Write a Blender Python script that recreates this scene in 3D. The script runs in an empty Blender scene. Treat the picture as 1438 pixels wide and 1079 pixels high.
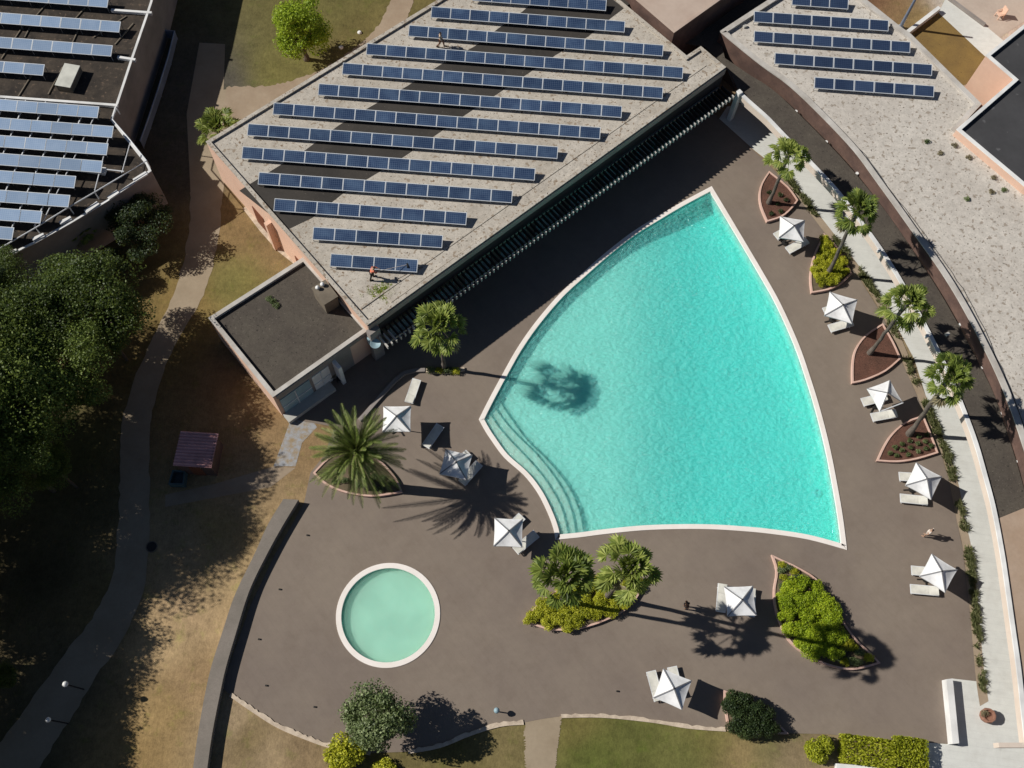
import bpy, bmesh, math, random
from math import sin, cos, pi, radians, atan2, hypot
from mathutils import Vector, Matrix, Quaternion
from mathutils.geometry import tessellate_polygon

# ------------------------------------------------------------------ camera model (survey of the place)
FOC, PIT, ROL, CH = 1400.0, radians(67.2), radians(4.2), 71.0
CR, SR, CP, SP = cos(ROL), sin(ROL), cos(PIT), sin(PIT)
def ray(px, py):
    x = (px-719)/FOC; y = -(py-539.5)/FOC
    x, y = CR*x-SR*y, SR*x+CR*y
    return Vector((x, CP+y*SP, -SP+y*CP))
def P(px, py, z=0.0):
    """the point of the site at height z that the survey picture shows at px, py"""
    d = ray(px, py); t = (z-CH)/d.z
    return Vector((d.x*t, d.y*t, z))
def P2(px, py, z=0.0):
    v = P(px, py, z); return Vector((v.x, v.y))
AZ, KS = radians(-4.8), 1.27                       # shadow direction and shadow length per metre of height
SUNV = Vector((cos(AZ)*KS, sin(AZ)*KS, -1.0)).normalized()

scene = bpy.context.scene
COL = scene.collection
rng = random.Random(7)

# ------------------------------------------------------------------ object helpers
def tag(o, label=None, cat=None, group=None, kind=None):
    if label: o['label'] = label
    if cat: o['category'] = cat
    if group: o['group'] = group
    if kind: o['kind'] = kind
    return o
def thing(name, label, cat, loc=(0, 0, 0), group=None, rz=0.0):
    o = bpy.data.objects.new(name, None); COL.objects.link(o)
    o.location = loc; o.rotation_euler = (0, 0, rz); o.empty_display_size = .3
    return tag(o, label, cat, group)
def worldloc(o):
    v = Vector(o.location)
    while o.parent: o = o.parent; v = v + Vector(o.location)
    return v
class MB:
    """collects faces of one mesh"""
    def __init__(s): s.v = []; s.f = []; s.m = []
    def add(s, vs, fs, mi=0):
        b = len(s.v); s.v += [tuple(q) for q in vs]
        for f in fs: s.f.append([b+i for i in f]); s.m.append(mi)
    def box(s, c, size, rz=0.0, mi=0, M=None):
        hx, hy, hz = size[0]/2, size[1]/2, size[2]/2
        vs = [Vector((x, y, z)) for x in (-hx, hx) for y in (-hy, hy) for z in (-hz, hz)]
        R = M or Matrix.Rotation(rz, 3, 'Z'); c = Vector(c)
        s.add([R@v+c for v in vs], [(0,1,3,2),(4,6,7,5),(0,4,5,1),(2,3,7,6),(0,2,6,4),(1,5,7,3)], mi)
    def bar(s, a, b, w, h, mi=0):
        a = Vector(a); b = Vector(b); d = (b-a); L = d.length
        if L < 1e-6: return
        d = d/L; up = Vector((0, 0, 1)) if abs(d.z) < .95 else Vector((0, 1, 0))
        x = d.cross(up).normalized(); z = x.cross(d)
        M = Matrix((x, d, z)).transposed()
        s.box((a+b)/2, (w, L, h), M=M, mi=mi)
    def tube(s, pts, radii, n=8, mi=0, cap=True):
        pts = [Vector(p) for p in pts]; base = len(s.v); rings = []
        for i, p in enumerate(pts):
            d = (pts[min(i+1, len(pts)-1)]-pts[max(i-1, 0)]).normalized()
            x = d.cross(Vector((0.31, .95, .05))).normalized(); y = d.cross(x)
            r = radii[i] if hasattr(radii, '__len__') else radii
            rings.append([p+(x*cos(2*pi*k/n)+y*sin(2*pi*k/n))*r for k in range(n)])
        vs = [q for rr in rings for q in rr]; fs = []
        for i in range(len(pts)-1):
            for k in range(n):
                fs.append((i*n+k, i*n+(k+1) % n, (i+1)*n+(k+1) % n, (i+1)*n+k))
        if cap: fs.append(tuple(range(n))[::-1]); fs.append(tuple((len(pts)-1)*n+k for k in range(n)))
        s.add(vs, fs, mi)
    def lathe(s, prof, c=(0, 0, 0), n=24, mi=0):
        c = Vector(c); vs = []; fs = []
        for r, z in prof: vs += [c+Vector((r*cos(2*pi*k/n), r*sin(2*pi*k/n), z)) for k in range(n)]
        for i in range(len(prof)-1):
            for k in range(n): fs.append((i*n+k, i*n+(k+1) % n, (i+1)*n+(k+1) % n, (i+1)*n+k))
        s.add(vs, fs, mi)
    def poly(s, loops, z, mi=0, flip=False):
        """flat filled polygon with holes; z a number or a function of x, y"""
        lv = [[Vector((p[0], p[1], 0)) for p in L] for L in loops]
        flat = [q for L in lv for q in L]
        zz = z if callable(z) else (lambda x, y: z)
        tris = tessellate_polygon(lv); fs = []
        for t in tris:
            a, b, c = (flat[i] for i in t)
            up = (b-a).cross(c-a).z > 0
            fs.append(tuple(t) if up != flip else tuple(reversed(t)))
        s.add([(q.x, q.y, zz(q.x, q.y)) for q in flat], fs, mi)
    def wall(s, loop, z0, z1, closed=True, mi=0):
        n = len(loop); vs = [(p[0], p[1], z0) for p in loop]+[(p[0], p[1], z1) for p in loop]
        s.add(vs, [(i, (i+1) % n, n+(i+1) % n, n+i) for i in range(n if closed else n-1)], mi)
    def prism(s, loop, z0, z1, mi=0, bottom=False):
        s.poly([loop], z1, mi); s.wall(loop, z0, z1, True, mi)
        if bottom: s.poly([loop], z0, mi, True)
    def ring(s, outer, inner, z0, z1, mi=0, bottom=True):
        n = len(outer)
        for z, fl in ((z1, 0), (z0, 1)):
            if z == z0 and not bottom: continue
            vs = [(p[0], p[1], z) for p in outer]+[(p[0], p[1], z) for p in inner]
            s.add(vs, [((i, (i+1) % n, n+(i+1) % n, n+i) if not fl else (n+i, n+(i+1) % n, (i+1) % n, i)) for i in range(n)], mi)
        s.wall(outer, z0, z1, True, mi); s.wall(inner[::-1], z0, z1, True, mi)
    def strip(s, A, B, z, mi=0):
        n = len(A); vs = [(p[0], p[1], z) for p in A]+[(p[0], p[1], z) for p in B]
        s.add(vs, [(i, i+1, n+i+1, n+i) for i in range(n-1)], mi)
    def wallstrip(s, A, B, z0, z1, mi=0):
        loop = list(A)+list(B)[::-1]; s.strip(A, B, z1, mi); s.wall(loop, z0, z1, True, mi)
    def build(s, name, mats, parent=None, smooth=False, recenter=True, base=None):
        me = bpy.data.meshes.new(name)
        vs = s.v
        if recenter and vs:
            xs = [v[0] for v in vs]; ys = [v[1] for v in vs]; zs = [v[2] for v in vs]
            c = Vector(((min(xs)+max(xs))/2, (min(ys)+max(ys))/2, min(zs))) if base is None else Vector(base)
            vs = [(v[0]-c.x, v[1]-c.y, v[2]-c.z) for v in vs]
        else: c = Vector((0, 0, 0))
        me.from_pydata(vs, [], s.f)
        if not isinstance(mats, (list, tuple)): mats = [mats]
        for m in mats: me.materials.append(m)
        if len(mats) > 1: me.polygons.foreach_set('material_index', s.m)
        if smooth: me.polygons.foreach_set('use_smooth', [True]*len(me.polygons))
        me.update()
        o = bpy.data.objects.new(name, me); COL.objects.link(o)
        if parent:
            o.parent = parent
            o.location = c-worldloc(parent) if recenter else c
        else: o.location = c
        return o
def fix_normals(o):
    bm = bmesh.new(); bm.from_mesh(o.data); bmesh.ops.recalc_face_normals(bm, faces=bm.faces); bm.to_mesh(o.data); bm.free(); return o
def bevel(o, w=.02, seg=2):
    m = o.modifiers.new('bevel', 'BEVEL'); m.width = w; m.segments = seg; m.limit_method = 'ANGLE'; return o
def copy_tree(o, parent=None):
    c = o.copy(); COL.objects.link(c)
    if parent: c.parent = parent
    for ch in list(o.children): copy_tree(ch, c)
    return c

# ------------------------------------------------------------------ curves
def smooth(pts, k=6, closed=False):
    pts = [Vector(p) for p in pts]; n = len(pts); out = []
    for i in range(n if closed else n-1):
        g = (lambda j: pts[j % n]) if closed else (lambda j: pts[max(0, min(n-1, j))])
        p0, p1, p2, p3 = g(i-1), g(i), g(i+1), g(i+2)
        for j in range(k):
            t = j/k
            out.append(.5*((2*p1)+(p2-p0)*t+(2*p0-5*p1+4*p2-p3)*t*t+(3*p1-p0-3*p2+p3)*t*t*t))
    if not closed: out.append(pts[-1])
    return out
def ccw(L):
    a = sum(L[i][0]*L[(i+1) % len(L)][1]-L[(i+1) % len(L)][0]*L[i][1] for i in range(len(L)))
    return list(L) if a > 0 else list(L)[::-1]
def offset(L, d, closed=True):
    """to the left of the direction of travel (inside for a ccw loop)"""
    n = len(L); out = []
    for i in range(n):
        a = Vector(L[i-1] if (closed or i) else L[i]); b = Vector(L[i]); c = Vector(L[(i+1) % n] if (closed or i < n-1) else L[i])
        d1 = (b-a); d2 = (c-b)
        if d1.length < 1e-9: d1 = d2
        if d2.length < 1e-9: d2 = d1
        d1 = d1.normalized(); d2 = d2.normalized()
        n1 = Vector((-d1.y, d1.x)); n2 = Vector((-d2.y, d2.x)); m = n1+n2
        if m.length < 1e-6: m = n1.copy()
        m = m.normalized(); k = max(.45, m.dot(n1))
        out.append(b+m*(d/k))
    return out
def W(px, z=0.0, k=0, closed=False):
    L = [P2(x, y, z) for x, y in px]
    return smooth(L, k, closed) if k else L
def inside(x, y, L):
    c = False; n = len(L); j = n-1
    for i in range(n):
        xi, yi = L[i][0], L[i][1]; xj, yj = L[j][0], L[j][1]
        if (yi > y) != (yj > y) and x < (xj-xi)*(y-yi)/(yj-yi)+xi: c = not c
        j = i
    return c
def resample(L, n):
    L = [Vector(p) for p in L]; d = [0.0]
    for i in range(1, len(L)): d.append(d[-1]+(L[i]-L[i-1]).length)
    out = []; j = 0
    for k in range(n):
        t = d[-1]*k/(n-1)
        while j < len(L)-2 and d[j+1] < t: j += 1
        s = (t-d[j])/max(1e-9, d[j+1]-d[j]); out.append(L[j].lerp(L[j+1], min(1, s)))
    return out

# ------------------------------------------------------------------ materials
def lin(c): c /= 255; return c/12.92 if c <= .04045 else ((c+.055)/1.055)**2.4
KA = 1.05
def S(r, g, b, k=None):
    k = k or KA
    return (min(.92, lin(r)/k), min(.92, lin(g)/k), min(.92, lin(b)/k))
def newmat(name):
    m = bpy.data.materials.new(name); m.use_nodes = True; nt = m.node_tree; nt.nodes.clear()
    out = nt.nodes.new('ShaderNodeOutputMaterial'); return m, nt, out
def N(nt, t, **kw):
    n = nt.nodes.new(t)
    for k, v in kw.items():
        if k in n.inputs.keys() if hasattr(n.inputs, 'keys') else False: n.inputs[k].default_value = v
        else: setattr(n, k, v)
    return n
def noise(nt, vec, scale, detail=4, rough=.6):
    n = nt.nodes.new('ShaderNodeTexNoise'); n.inputs['Scale'].default_value = scale
    n.inputs['Detail'].default_value = detail; n.inputs['Roughness'].default_value = rough
    nt.links.new(vec, n.inputs['Vector']); return n.outputs['Fac']
def ramp(nt, fac, stops):
    r = nt.nodes.new('ShaderNodeValToRGB'); e = r.color_ramp.elements
    while len(e) < len(stops): e.new(.5)
    for i, (p, c) in enumerate(stops): e[i].position = p; e[i].color = (*c, 1) if len(c) == 3 else c
    nt.links.new(fac, r.inputs['Fac']); return r.outputs['Color']
def mixc(nt, a, b, fac, mode='MIX'):
    m = nt.nodes.new('ShaderNodeMix'); m.data_type = 'RGBA'; m.blend_type = mode
    for sock, v in ((m.inputs[6], a), (m.inputs[7], b), (m.inputs[0], fac)):
        if hasattr(v, 'is_linked') or hasattr(v, 'node'): nt.links.new(v, sock)
        elif isinstance(v, (int, float)): sock.default_value = v
        else: sock.default_value = (*v, 1)
    return m.outputs[2]
def math_(nt, op, a, b=None, clamp=False):
    m = nt.nodes.new('ShaderNodeMath'); m.operation = op; m.use_clamp = clamp
    for i, v in enumerate((a, b)):
        if v is None: continue
        if isinstance(v, (int, float)): m.inputs[i].default_value = v
        else: nt.links.new(v, m.inputs[i])
    return m.outputs[0]
def surface(name, c, rough=.85, var=.18, s1=.35, s2=6.0, s3=40.0, spec=.3, bump=.0, bscale=30, tint=None, specks=None, metal=0.0, coords='Object'):
    """three scales of noise over one base colour, optional dark specks, optional second tint"""
    m, nt, out = newmat(name)
    tc = nt.nodes.new('ShaderNodeTexCoord'); vec = tc.outputs[coords]
    f1 = noise(nt, vec, s1, 3); f2 = noise(nt, vec, s2, 5); f3 = noise(nt, vec, s3, 2)
    t2 = tint or tuple(x*.75 for x in c)
    col = mixc(nt, c, t2, ramp(nt, f1, [(.38, (0, 0, 0)), (.66, (1, 1, 1))]))
    g = math_(nt, 'ADD', math_(nt, 'MULTIPLY', f2, .55), math_(nt, 'MULTIPLY', f3, .45))
    g = math_(nt, 'ADD', math_(nt, 'MULTIPLY', math_(nt, 'SUBTRACT', g, .5), 4*var), 1.0)
    mm = nt.nodes.new('ShaderNodeVectorMath'); mm.operation = 'SCALE'
    nt.links.new(col, mm.inputs[0]); nt.links.new(g, mm.inputs['Scale']); col = mm.outputs[0]
    if specks:
        for sc, th, sc2 in specks:
            n = noise(nt, vec, sc, 2, .5)
            col = mixc(nt, col, sc2, ramp(nt, n, [(th, (0, 0, 0)), (th+.05, (1, 1, 1))]))
    b = nt.nodes.new('ShaderNodeBsdfPrincipled')
    nt.links.new(col, b.inputs['Base Color']); b.inputs['Roughness'].default_value = rough
    b.inputs['Specular IOR Level'].default_value = spec; b.inputs['Metallic'].default_value = metal
    if bump:
        bn = nt.nodes.new('ShaderNodeBump'); bn.inputs['Strength'].default_value = bump; bn.inputs['Distance'].default_value = .03
        nt.links.new(noise(nt, vec, bscale, 3), bn.inputs['Height']); nt.links.new(bn.outputs[0], b.inputs['Normal'])
    nt.links.new(b.outputs[0], out.inputs[0]); return m
def leafmat(name, c1, c2, c3, rough=.55, trans=.3):
    m, nt, out = newmat(name)
    g = nt.nodes.new('ShaderNodeNewGeometry'); tc = nt.nodes.new('ShaderNodeTexCoord')
    f = noise(nt, tc.outputs['Object'], .9, 2)
    oi = nt.nodes.new('ShaderNodeObjectInfo')
    fac = math_(nt, 'ADD', math_(nt, 'ADD', math_(nt, 'MULTIPLY', g.outputs['Random Per Island'], .55), math_(nt, 'MULTIPLY', f, .40)), math_(nt, 'MULTIPLY', math_(nt, 'SUBTRACT', oi.outputs['Random'], .4), .28))
    col = ramp(nt, fac, [(.15, c1), (.5, c2), (.88, c3)])
    b = nt.nodes.new('ShaderNodeBsdfPrincipled'); nt.links.new(col, b.inputs['Base Color'])
    b.inputs['Roughness'].default_value = rough; b.inputs['Specular IOR Level'].default_value = .35
    t = nt.nodes.new('ShaderNodeBsdfTranslucent'); nt.links.new(mixc(nt, col, (.5, .62, .12), .35), t.inputs['Color'])
    mx = nt.nodes.new('ShaderNodeMixShader'); mx.inputs[0].default_value = trans
    nt.links.new(b.outputs[0], mx.inputs[1]); nt.links.new(t.outputs[0], mx.inputs[2])
    nt.links.new(mx.outputs[0], out.inputs[0]); return m

MT = {}
MT['deck'] = surface('deck_boards', S(129, 117, 105), .8, .09, .10, 2.5, 18, tint=S(118, 105, 96))
def boards(name, c, t, ang, per, dark):
    m = surface(name, c, .8, .09, .10, 2.0, 14, tint=t); nt = m.node_tree; b = next(n for n in nt.nodes if n.type == 'BSDF_PRINCIPLED'); src = b.inputs['Base Color'].links[0].from_socket
    tc = next(n for n in nt.nodes if n.type == 'TEX_COORD'); mp = nt.nodes.new('ShaderNodeMapping'); mp.inputs['Rotation'].default_value = (0, 0, ang); nt.links.new(tc.outputs['Object'], mp.inputs[0])
    m2 = nt.nodes.new('ShaderNodeMapping'); m2.inputs['Scale'].default_value = (.25, 2.2, 1); nt.links.new(mp.outputs[0], m2.inputs[0])
    st = ramp(nt, noise(nt, m2.outputs[0], .8, 4, .6), [(.35, (dark,)*3), (.6, (1, 1, 1))])
    sx = nt.nodes.new('ShaderNodeSeparateXYZ'); nt.links.new(mp.outputs[0], sx.inputs[0])
    f = math_(nt, 'LESS_THAN', math_(nt, 'FRACT', math_(nt, 'MULTIPLY', sx.outputs[1], 1/per)), .12)
    src = mixc(nt, src, ramp(nt, noise(nt, tc.outputs['Object'], .55, 6, .7), [(.34, (.93, .92, .91)), (.52, (1, 1, 1)), (.70, (1.03, 1.03, 1.02))]), 1.0, 'MULTIPLY')
    src = mixc(nt, src, ramp(nt, noise(nt, tc.outputs['Object'], 1.7, 2, .5), [(.72, (1, 1, 1)), (.80, (.88, .87, .86))]), 1.0, 'MULTIPLY')
    col = mixc(nt, mixc(nt, src, st, 1.0, 'MULTIPLY'), (.80, .80, .80), math_(nt, 'MULTIPLY', f, .0), 'MULTIPLY')
    g = ramp(nt, f, [(0, (1, 1, 1)), (1, (dark, dark, dark))]); nt.links.new(mixc(nt, col, g, 1.0, 'MULTIPLY'), b.inputs['Base Color']); return m
MT['deck'] = boards('deck_boards', S(133, 121, 109), S(122, 110, 101), radians(47), .6, .975)
MT['walk'] = None
MT['gravel'] = surface('roof_gravel', S(190, 183, 172), .95, .32, .22, 2.2, 9, tint=S(172, 164, 152), specks=[(2.6, .60, S(150, 136, 120)), (7, .64, S(96, 86, 76)), (2.2, .68, S(128, 110, 92))], bump=.3, bscale=20)
MT['gravel_pale'] = surface('pale_roof_gravel', S(199, 193, 184), .95, .28, .2, 1.8, 6, tint=S(184, 177, 168), specks=[(2.4, .60, S(156, 146, 134)), (5, .645, S(104, 96, 86)), (12, .68, S(132, 124, 112))], bump=.3, bscale=20)
MT['membrane'] = surface('dark_membrane', S(66, 62, 58), .9, .2, .3, 4, 30, tint=S(56, 53, 50), specks=[(9, .68, S(110, 104, 96))])
MT['darkroof'] = surface('dark_roof_gravel', S(86, 80, 72), .95, .30, .5, 3.5, 14, tint=S(76, 70, 64), specks=[(8, .66, S(116, 108, 98)), (5, .64, S(58, 54, 49)), (13, .66, S(52, 48, 44))])
MT['greyroof'] = surface('grey_felt_roof', S(70, 70, 72), .9, .12, .25, 3, 26, tint=S(60, 60, 62), specks=[(1.1, .66, S(92, 92, 94))])
MT['leftroof'] = surface('left_roof_felt', S(72, 64, 56), .95, .45, .6, 3.2, 12, tint=S(50, 45, 41), specks=[(3.2, .63, S(96, 82, 70)), (9, .66, S(34, 31, 29))])
MT['concrete'] = surface('concrete', S(186, 184, 178), .85, .1, .4, 4, 26, tint=S(170, 168, 162))
MT['coping'] = surface('parapet_concrete', S(196, 192, 186), .85, .14, .5, 5, 22, tint=S(170, 164, 156))
MT['walk'] = boards('walkway_concrete', S(214, 215, 210), S(206, 207, 202), radians(4), .5, .96)
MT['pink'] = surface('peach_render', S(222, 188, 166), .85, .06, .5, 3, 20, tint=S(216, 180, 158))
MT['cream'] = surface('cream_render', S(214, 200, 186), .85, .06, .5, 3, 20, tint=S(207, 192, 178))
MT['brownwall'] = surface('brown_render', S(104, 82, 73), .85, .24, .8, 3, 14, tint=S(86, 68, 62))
MT['white'] = surface('white_render', S(232, 232, 230), .8, .04, .5, 4, 20)
MT['greywall'] = surface('grey_render', S(150, 143, 138), .85, .10, .4, 3, 20)
MT['fascia'] = surface('fascia_concrete', S(176, 160, 150), .85, .10, .4, 3, 20)
MT['wallgrey'] = surface('weathered_wall_top', S(132, 124, 116), .9, .16, .5, 4, 16, tint=S(118, 112, 104))
MT['cheststeel'] = surface('chest_rim', S(78, 100, 104), .6, .06)
MT['slat'] = surface('pergola_slat_paint', S(205, 202, 196), .7, .06, 1, 4, 20)
MT['terracotta'] = surface('terracotta_kerb', S(212, 180, 166), .85, .12, 1, 5, 20, tint=S(204, 168, 152))
MT['mulch'] = surface('bark_mulch', S(104, 72, 60), .95, .5, .8, 9, 30, tint=S(84, 60, 50), specks=[(13, .6, S(60, 42, 36)), (17, .66, S(150, 120, 104))])
MT['soil'] = surface('planter_soil', S(112, 98, 80), .95, .4, .8, 7, 30, tint=S(92, 84, 64))
MT['poolcoping'] = surface('pool_coping_stone', S(243, 236, 230), .8, .05, .6, 5, 26, tint=S(236, 228, 220))
MT['pathtan'] = surface('tan_path', S(160, 144, 124), .9, .10, .4, 4, 20, tint=S(148, 130, 110))
MT['pathgrey'] = surface('grey_path', S(160, 145, 124), .9, .10, .4, 4, 20, tint=S(148, 133, 112))
MT['paving'] = surface('blue_grey_paving', S(156, 158, 162), .85, .14, 2.2, 5, 20, tint=S(150, 132, 104))
MT['terrace'] = surface('pink_terrace_paving', S(188, 174, 161), .85, .10, .4, 4, 20, tint=S(178, 163, 150))
MT['stone'] = surface('kerb_stone', S(206, 190, 170), .9, .2, 2, 7, 25, tint=S(178, 162, 144))
MT['browngravel'] = surface('brown_gravel', S(132, 108, 62), .95, .25, .5, 6, 24, tint=S(118, 96, 58), specks=[(6, .66, S(84, 66, 40))])
MT['tanroof'] = surface('tan_roof_gravel', S(172, 152, 134), .95, .12, .3, 4, 24, tint=S(160, 138, 118))
MT['pinkroof'] = surface('pinkish_roof', S(188, 170, 156), .9, .08, .3, 3, 22, tint=S(176, 156, 142))
MT['cloth'] = surface('parasol_cloth', (.86, .86, .86), .8, .02, 1, 5, 40)
MT['seam'] = surface('parasol_rib_grey', (.22, .22, .23), .6, .05)
MT['metaldark'] = surface('dark_metal', (.035, .033, .032), .5, .1, metal=.3)
MT['metalwhite'] = surface('white_metal', (.72, .74, .76), .5, .04)
MT['lounger'] = surface('lounger_sling', S(226, 224, 214), .7, .05, 1, 6, 40)
MT['trunk'] = surface('palm_trunk', S(112, 104, 96), .95, .5, 1.5, 8, 26, tint=S(86, 78, 70), bump=.6, bscale=12)
MT['bark'] = surface('tree_bark', S(96, 84, 70), .95, .4, 1.5, 8, 26)
MT['hatch'] = surface('skylight_cover', S(208, 208, 198), .6, .05, .8, 4, 20)
MT['unit'] = surface('vent_unit_grey', S(122, 112, 98), .8, .12, .8, 5, 24)
MT['redroof'] = surface('red_corrugated_sheet', S(216, 164, 162), .6, .08, 1, 5, 20)
MT['chest'] = surface('dark_chest', S(50, 74, 78), .5, .08)
MT['bluegrey'] = surface('blue_grey_enamel', S(150, 176, 186), .5, .05)
MT['steelblue'] = surface('steel_rail', S(150, 165, 190), .4, .1, metal=.4)
MT['potbrown'] = surface('brown_pot', S(150, 110, 92), .85, .25, 1.5, 6, 20)
MT['skin'] = surface('skin', (.42, .26, .18), .6, .03)
MT['skindark'] = surface('tanned_skin', (.24, .13, .085), .6, .03)
MT['hair'] = surface('dark_hair', (.02, .015, .012), .6, .1)
MT['orange'] = surface('orange_shirt', (.80, .22, .13), .8, .05)
MT['beige'] = surface('beige_shirt', (.72, .62, .46), .8, .05)
MT['blackcloth'] = surface('black_trousers', (.012, .012, .013), .8, .05)
MT['brownbag'] = surface('brown_cloth', (.16, .08, .05), .8, .05)
MT['whitecloth'] = surface('pale_cloth', (.70, .62, .55), .8, .05)
MT['rackmetal'] = surface('rack_aluminium', (.45, .46, .47), .4, .05, metal=.5)
MT['panelframe'] = surface('panel_frame', (.62, .66, .70), .4, .03)
MT['window'] = surface('window_glass', (.10, .14, .17), .1, .05, spec=.6)
MT['door'] = surface('brown_door', S(120, 72, 52), .7, .1)

MT['palm'] = leafmat('fan_palm_leaf', (.05, .08, .014), (.16, .21, .035), (.36, .40, .10), trans=.28)
MT['phoenix'] = leafmat('date_palm_leaf', (.05, .085, .016), (.13, .18, .035), (.30, .33, .10), trans=.2)
MT['deadpalm'] = leafmat('dry_palm_leaf', (.12, .10, .055), (.2, .17, .10), (.3, .26, .16), trans=.1)
MT['pine'] = leafmat('pine_leaf', (.022, .040, .008), (.075, .115, .018), (.20, .26, .05), trans=.25)
MT['darkleaf'] = leafmat('dark_evergreen_leaf', (.012, .025, .010), (.032, .055, .018), (.08, .115, .036), trans=.2)
MT['lime'] = leafmat('lime_leaf', (.17, .25, .012), (.34, .45, .022), (.50, .60, .05), trans=.35)
MT['limehedge'] = leafmat('lime_hedge_leaf', (.15, .18, .008), (.36, .39, .02), (.52, .52, .06), trans=.3)
MT['yellowgreen'] = leafmat('yellow_green_leaf', (.15, .18, .008), (.42, .43, .02), (.62, .60, .06), trans=.3)
MT['green'] = leafmat('bright_green_leaf', (.10, .16, .005), (.30, .41, .014), (.52, .60, .035), trans=.3)
MT['olive'] = leafmat('grey_green_leaf', (.035, .055, .016), (.10, .14, .045), (.26, .31, .15), trans=.15)
MT['drygrass'] = leafmat('border_grass_leaf', (.06, .075, .03), (.16, .18, .07), (.32, .32, .17), trans=.25)

def panelmat(name, c, line, blotch):
    m, nt, out = newmat(name); tc = nt.nodes.new('ShaderNodeTexCoord'); g = nt.nodes.new('ShaderNodeNewGeometry')
    sx = nt.nodes.new('ShaderNodeSeparateXYZ'); nt.links.new(tc.outputs['Object'], sx.inputs[0])
    def ln(o, per, w):
        f = math_(nt, 'FRACT', math_(nt, 'DIVIDE', o, per))
        return math_(nt, 'LESS_THAN', f, w)
    L = math_(nt, 'MAXIMUM', ln(sx.outputs[0], .1585, .13), ln(sx.outputs[1], .1585, .13))
    n1 = noise(nt, g.outputs['Position'], .75, 3)
    base = mixc(nt, c, blotch, ramp(nt, n1, [(.42, (0, 0, 0)), (.68, (1, 1, 1))]))  # cloudy blotches put sky reflection and dirt into the base colour
    col = mixc(nt, base, line, math_(nt, 'MULTIPLY', L, .6))
    oi = nt.nodes.new('ShaderNodeObjectInfo'); sc_ = nt.nodes.new('ShaderNodeVectorMath'); sc_.operation = 'SCALE'; nt.links.new(col, sc_.inputs[0]); nt.links.new(math_(nt, 'ADD', math_(nt, 'MULTIPLY', oi.outputs['Random'], .34), .83), sc_.inputs['Scale']); col = sc_.outputs[0]
    b = nt.nodes.new('ShaderNodeBsdfPrincipled'); nt.links.new(col, b.inputs['Base Color'])
    b.inputs['Roughness'].default_value = .22; b.inputs['Specular IOR Level'].default_value = .5
    nt.links.new(b.outputs[0], out.inputs[0]); return m
MT['cell'] = panelmat('solar_cell_blue', S(44, 62, 92), S(104, 122, 148), S(66, 86, 114))
MT['cell_dark'] = panelmat('solar_cell_dark_blue', S(42, 56, 82), S(78, 94, 122), S(50, 66, 92))
MT['cell_skyglare'] = panelmat('solar_cell_sky_glare', S(128, 150, 178), S(160, 178, 200), S(140, 160, 186))  # paler blue paints a brighter sky reflection into the left panels
# ================================================================== THE SETTING
# ---- pool outline (outer edge of the coping), four smooth sides with sharp corners
pA = [(999.5,261.5),(1028,309),(1050,346),(1073,385),(1096.4,427),(1121.4,482.5),(1138,530),(1152,575.6),(1166,631),(1177,687),(1184,728.6),(1189.6,772.5)]
pB = [(1189.6,772.5),(1135,757.8),(1079.7,749.5),(1038,745.6),(1000,743.4),(958,743),(902.5,744.8),(847,750.4),(813.5,754.8),(780,758)]
pC = [(780,758),(777,742),(769,720.3),(755,692.5),(735.6,667.4),(707.8,642.4),(688.3,616),(680,603),(672.4,589)]
pD = [(672.4,589),(687,560),(707.8,521.5),(727,488),(752.3,452),(785.7,413),(819,382.4),(852.5,353.2),(888.6,325.4),(924.8,303),(958,283.6),(999.5,261.5)]
pool = []
for seg in (pA, pB, pC, pD): pool += W(seg, .05, 5)[:-1]
pool = ccw(pool)
pool_in = offset(pool, .36)                       # the water's edge
wade_c = P2(545, 863, .05); WR = 3.64
cir = [Vector((wade_c.x+WR*cos(2*pi*i/72), wade_c.y+WR*sin(2*pi*i/72))) for i in range(72)]
cir_in = [Vector((wade_c.x+(WR-.37)*cos(2*pi*i/72), wade_c.y+(WR-.37)*sin(2*pi*i/72))) for i in range(72)]

# ---- deck outline
deck_px = [(427,706),(410,737),(386,779),(352,850),(334,900),(320,940),(313,968),(324,975.5),(343,989),(361.6,1001.5),(381,1014),(400,1024),(432,1037),(465,1048),(520,1058),(573.7,1055.8),(618,1047.4),(660,1030.7),(701.6,1018),(735.6,1015),(760,1010),(788.5,1006),(847,1005.7),(916.4,1012.7),(966.5,1021),(1019,1025),(1060,1031),(1107.5,1030),(1160,1031),(1300,1043),(1345,1045),
  (1337,954),(1371,957),(1369,934.8),(1360.7,846),(1352,770),(1344,734),(1333,676),(1321.7,637),(1305,589.5),(1288,556),(1271.7,520),(1238,441),(1205,388),(1157.6,326.8),(1107.5,260),(1073,225),(1010,167),(985,140),(500,485),(430,545),(398,587),(450,596),(470,600),(455,640),(436,664)]
deck = ccw(W(deck_px))
o = MB(); o.poly([deck, offset(pool, .15), [cir[i]+(wade_c-cir[i]).normalized()*.15 for i in range(72)]], 0.0)
o = tag(o.build('pool_deck', MT['deck'], recenter=False), kind='structure')

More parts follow.
